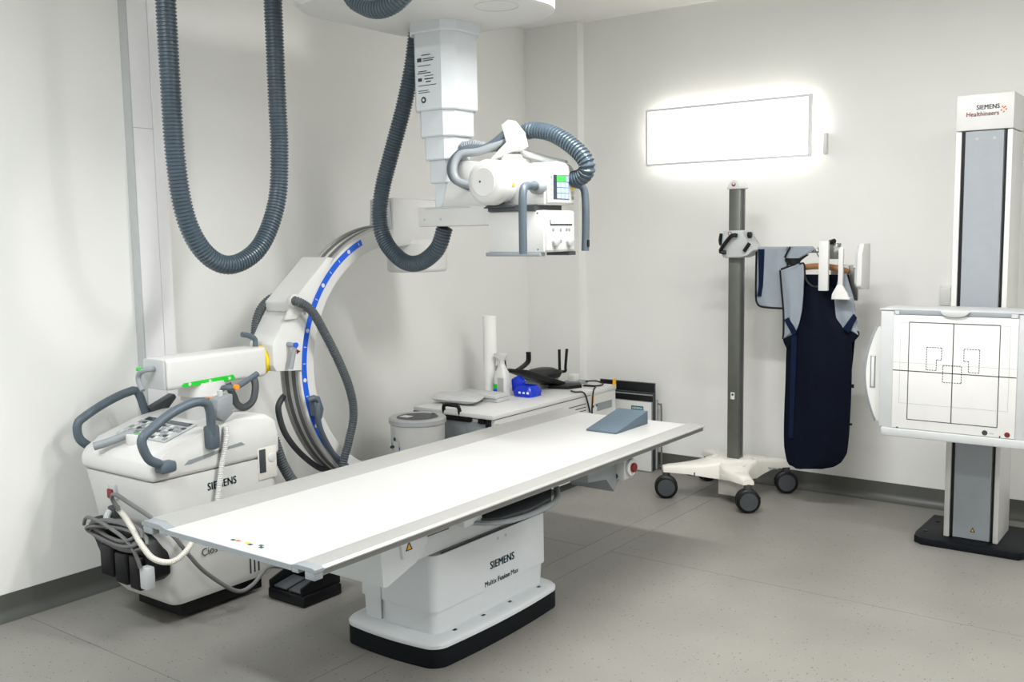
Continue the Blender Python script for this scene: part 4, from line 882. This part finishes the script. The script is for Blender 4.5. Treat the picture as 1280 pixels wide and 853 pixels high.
# ------------------------------------------------------------------ wall stand (bucky)
WS = thing('wall_bucky_stand', 'tall white chest x-ray wall stand with square detector panel', 'x-ray stand', (-1.01, 5.2, 0))
part('base_plate', prism([(-1.215, 4.965), (-.78, 4.965), (-.745, 5.02), (-.745, 5.42), (-1.262, 5.42), (-1.262, 5.06), (-1.255, 5.0)], 'xy', .001, .036, .004), 'plinth', WS)
for xx, yy in ((-1.225, 5.10), (-1.215, 5.30)): part('base_bolt', cyl((xx, yy, .036), .012, .003, 'z', 12), 'black', WS)
co = part('column', box(-1.130, -.886, 5.075, 5.33, .036, 2.0, .006), 'white', WS)
part('column_panel', box(-1.090, -.925, 5.063, 5.08, .04, 2.0), 'panel', co)
for xa in (-1.105, -.922): part('column_slot', box(xa, xa+.012, 5.068, 5.0765, .04, 2.0), 'black', co)
for xa, xb in ((-1.131, -1.106), (-.909, -.886)): part('column_edge', box(xa, xb, 5.055, 5.08, .037, 2.0, .003), 'white', co)
hd_ = part('column_head', box(-1.133, -.884, 5.052, 5.335, 2.004, 2.17, .006), 'white', WS)
for xx in (-1.04, -.965): part('panel_screw', cyl((xx, 5.0625, 1.965), .007, .0015, 'y', 12), 'lprint', co)
text('lettering', 'SIEMENS', (-1.045, 5.0508, 2.098), (1, 0, 0), (0, 0, 1), .030, 'teal', hd_, .098, .022)
text('lettering', 'Healthineers', (-1.088, 5.0508, 2.068), (1, 0, 0), (0, 0, 1), .030, 'oprint', hd_, .138, .012)
for k, (dx, dz) in enumerate(((0, 0), (.010, .010), (.010, -.008), (.020, .003), (.004, .016), (.016, .014))):
    part('logo_dot', cyl((-.938+dx, 5.0508, 2.088+dz), .0038, .0008, 'y', 10), 'oprint', hd_)
part('warning_triangle', prism([(-1.012, .075), (-.988, .075), (-1.0, .10)], 'xz', 5.0615, 5.0635), 'print', co, 0)
part('warning_triangle', prism([(-1.006, .079), (-.994, .079), (-1.0, .092)], 'xz', 5.061, 5.062), 'amber', co, 0)
part('carriage', box(-1.11, -.91, 4.86, 5.06, .75, 1.10, .01), 'lgrey', WS)
bk = part('bucky_housing', box(-1.328, -.690, 4.606, 4.87, .642, 1.183, .006), 'lgrey', WS)
fp2 = part('front_panel', box(-1.268, -.756, 4.600, 4.612, .645, 1.165, .003), 'white', bk)
part('top_trim', prism([(-1.268, 1.166), (-.756, 1.166), (-.756, 1.186), (-.95, 1.188), (-.97, 1.182), (-1.05, 1.182), (-1.07, 1.188), (-1.268, 1.188)], 'xz', 4.598, 4.64, .002), 'mgrey', bk)
part('top_grip', prism([(-1.07, 1.186), (-1.055, 1.168), (-1.03, 1.162), (-.99, 1.162), (-.965, 1.168), (-.945, 1.186), (-1.0, 1.192)], 'xz', 4.585, 4.70, .004), 'lgrey', bk)
part('top_lid', box(-1.332, -.686, 4.602, 4.872, 1.183, 1.190, .002), 'lgrey', bk)
part('bottom_lip', prism([(-1.315, .643), (-.70, .643), (-.70, .605), (-1.31, .605)], 'xz', 4.59, 4.86, .006), 'lgrey', bk)
part('corner_clip', box(-1.262, -1.245, 4.5965, 4.60, 1.166, 1.182), 'lgrey', bk)
part('corner_clip', box(-.785, -.76, 4.5965, 4.60, 1.166, 1.182), 'lgrey', bk)
yp = 4.5994
line([(-1.200, 1.133), (-.826, 1.133), (-.826, .689), (-1.200, .689)], 'xz', yp, .0035, 'print', fp2, 'field_outline', True)
line([(-1.013, 1.133), (-1.013, .689)], 'xz', yp, .004, 'print', fp2, 'field_axis'); line([(-1.268, .911), (-.757, .911)], 'xz', yp, .004, 'print', fp2, 'field_axis')
line([(-1.237, 1.13), (-.787, 1.13), (-.787, .762), (-1.237, .762)], 'xz', yp, .0015, 'lprint', fp2, 'field_outline', True)
line([(-1.268, .948), (-.757, .948)], 'xz', yp, .0015, 'lprint', fp2, 'field_axis')
for P in ([(-1.123, 1.023), (-1.060, 1.023), (-1.060, .969), (-1.081, .969), (-1.081, .921), (-1.123, .921)],
          [(-.968, 1.023), (-.905, 1.023), (-.905, .921), (-.948, .921), (-.948, .969), (-.968, .969)], [(-1.053, .945), (-.976, .945), (-.976, .870), (-1.053, .870)]):
    line(P, 'xz', yp-.0002, .0032, 'print', fp2, 'chamber_outline', True, .011)
for (xx, m_) in ((-.874, 'print'), (-.785, 'red')):
    part('symbol', lathe([(.008, 0), (.0115, 0), (.0115, .0006), (.008, .0006)], (xx, 4.5992, .661), 'y', 20), m_, fp2)
    part('symbol', box(xx-.004, xx+.004, 4.5990, 4.5998, .656, .666), 'print', fp2, 0)
part('symbol', box(-.855, -.838, 4.5992, 4.5999, .658, .663), 'lprint', fp2, 0)
part('symbol', box(-.816, -.811, 4.5992, 4.5999, .645, .654), 'print', fp2, 0)
part('symbol', box(-1.247, -1.237, 4.5992, 4.5999, .645, .650), 'print', fp2, 0)
# curved side tray handle
ap = [(-1.325, 1.10), (-1.352, 1.10)]; N_ = 14
for i in range(N_+1):
    t = i/N_; z = 1.10-.445*t; ap.append((-1.355-.052*math.sin(PI*t)**.9, z))
ap += [(-1.325, .655)]
sd = part('tray_handle', prism(ap, 'xz', 4.665, 4.70, .002), 'white', bk)
part('handle_edge', tube([(p[0], 4.682, p[1]) for p in ap[2:-1]], .005, 6, flat=3.2), 'mgrey', sd)
rr_ = bmesh.new(); tube([(-1.385, 4.664, .962), (-1.366, 4.664, .962), (-1.366, 4.664, .813), (-1.385, 4.664, .813)], .0028, 6, bm=rr_, smooth=False, closed=True)
part('handle_slot', rr_, 'mgrey', sd)
part('handle_slot', box(-1.382, -1.369, 4.661, 4.666, .818, .957, .001), 'white', sd)
# sanitiser dispenser-like box on the back wall behind the stand
WD = thing('wall_dispenser', 'small white wall dispenser half hidden behind the wall stand', 'dispenser', (-1.29, YB, 1.13))
part('back', box(-1.325, -1.255, YB-.03, YB, 1.11, 1.245, .004), 'white', WD)
part('cover', box(-1.32, -1.26, YB-.075, YB-.028, 1.135, 1.235, .008), 'white', WD)
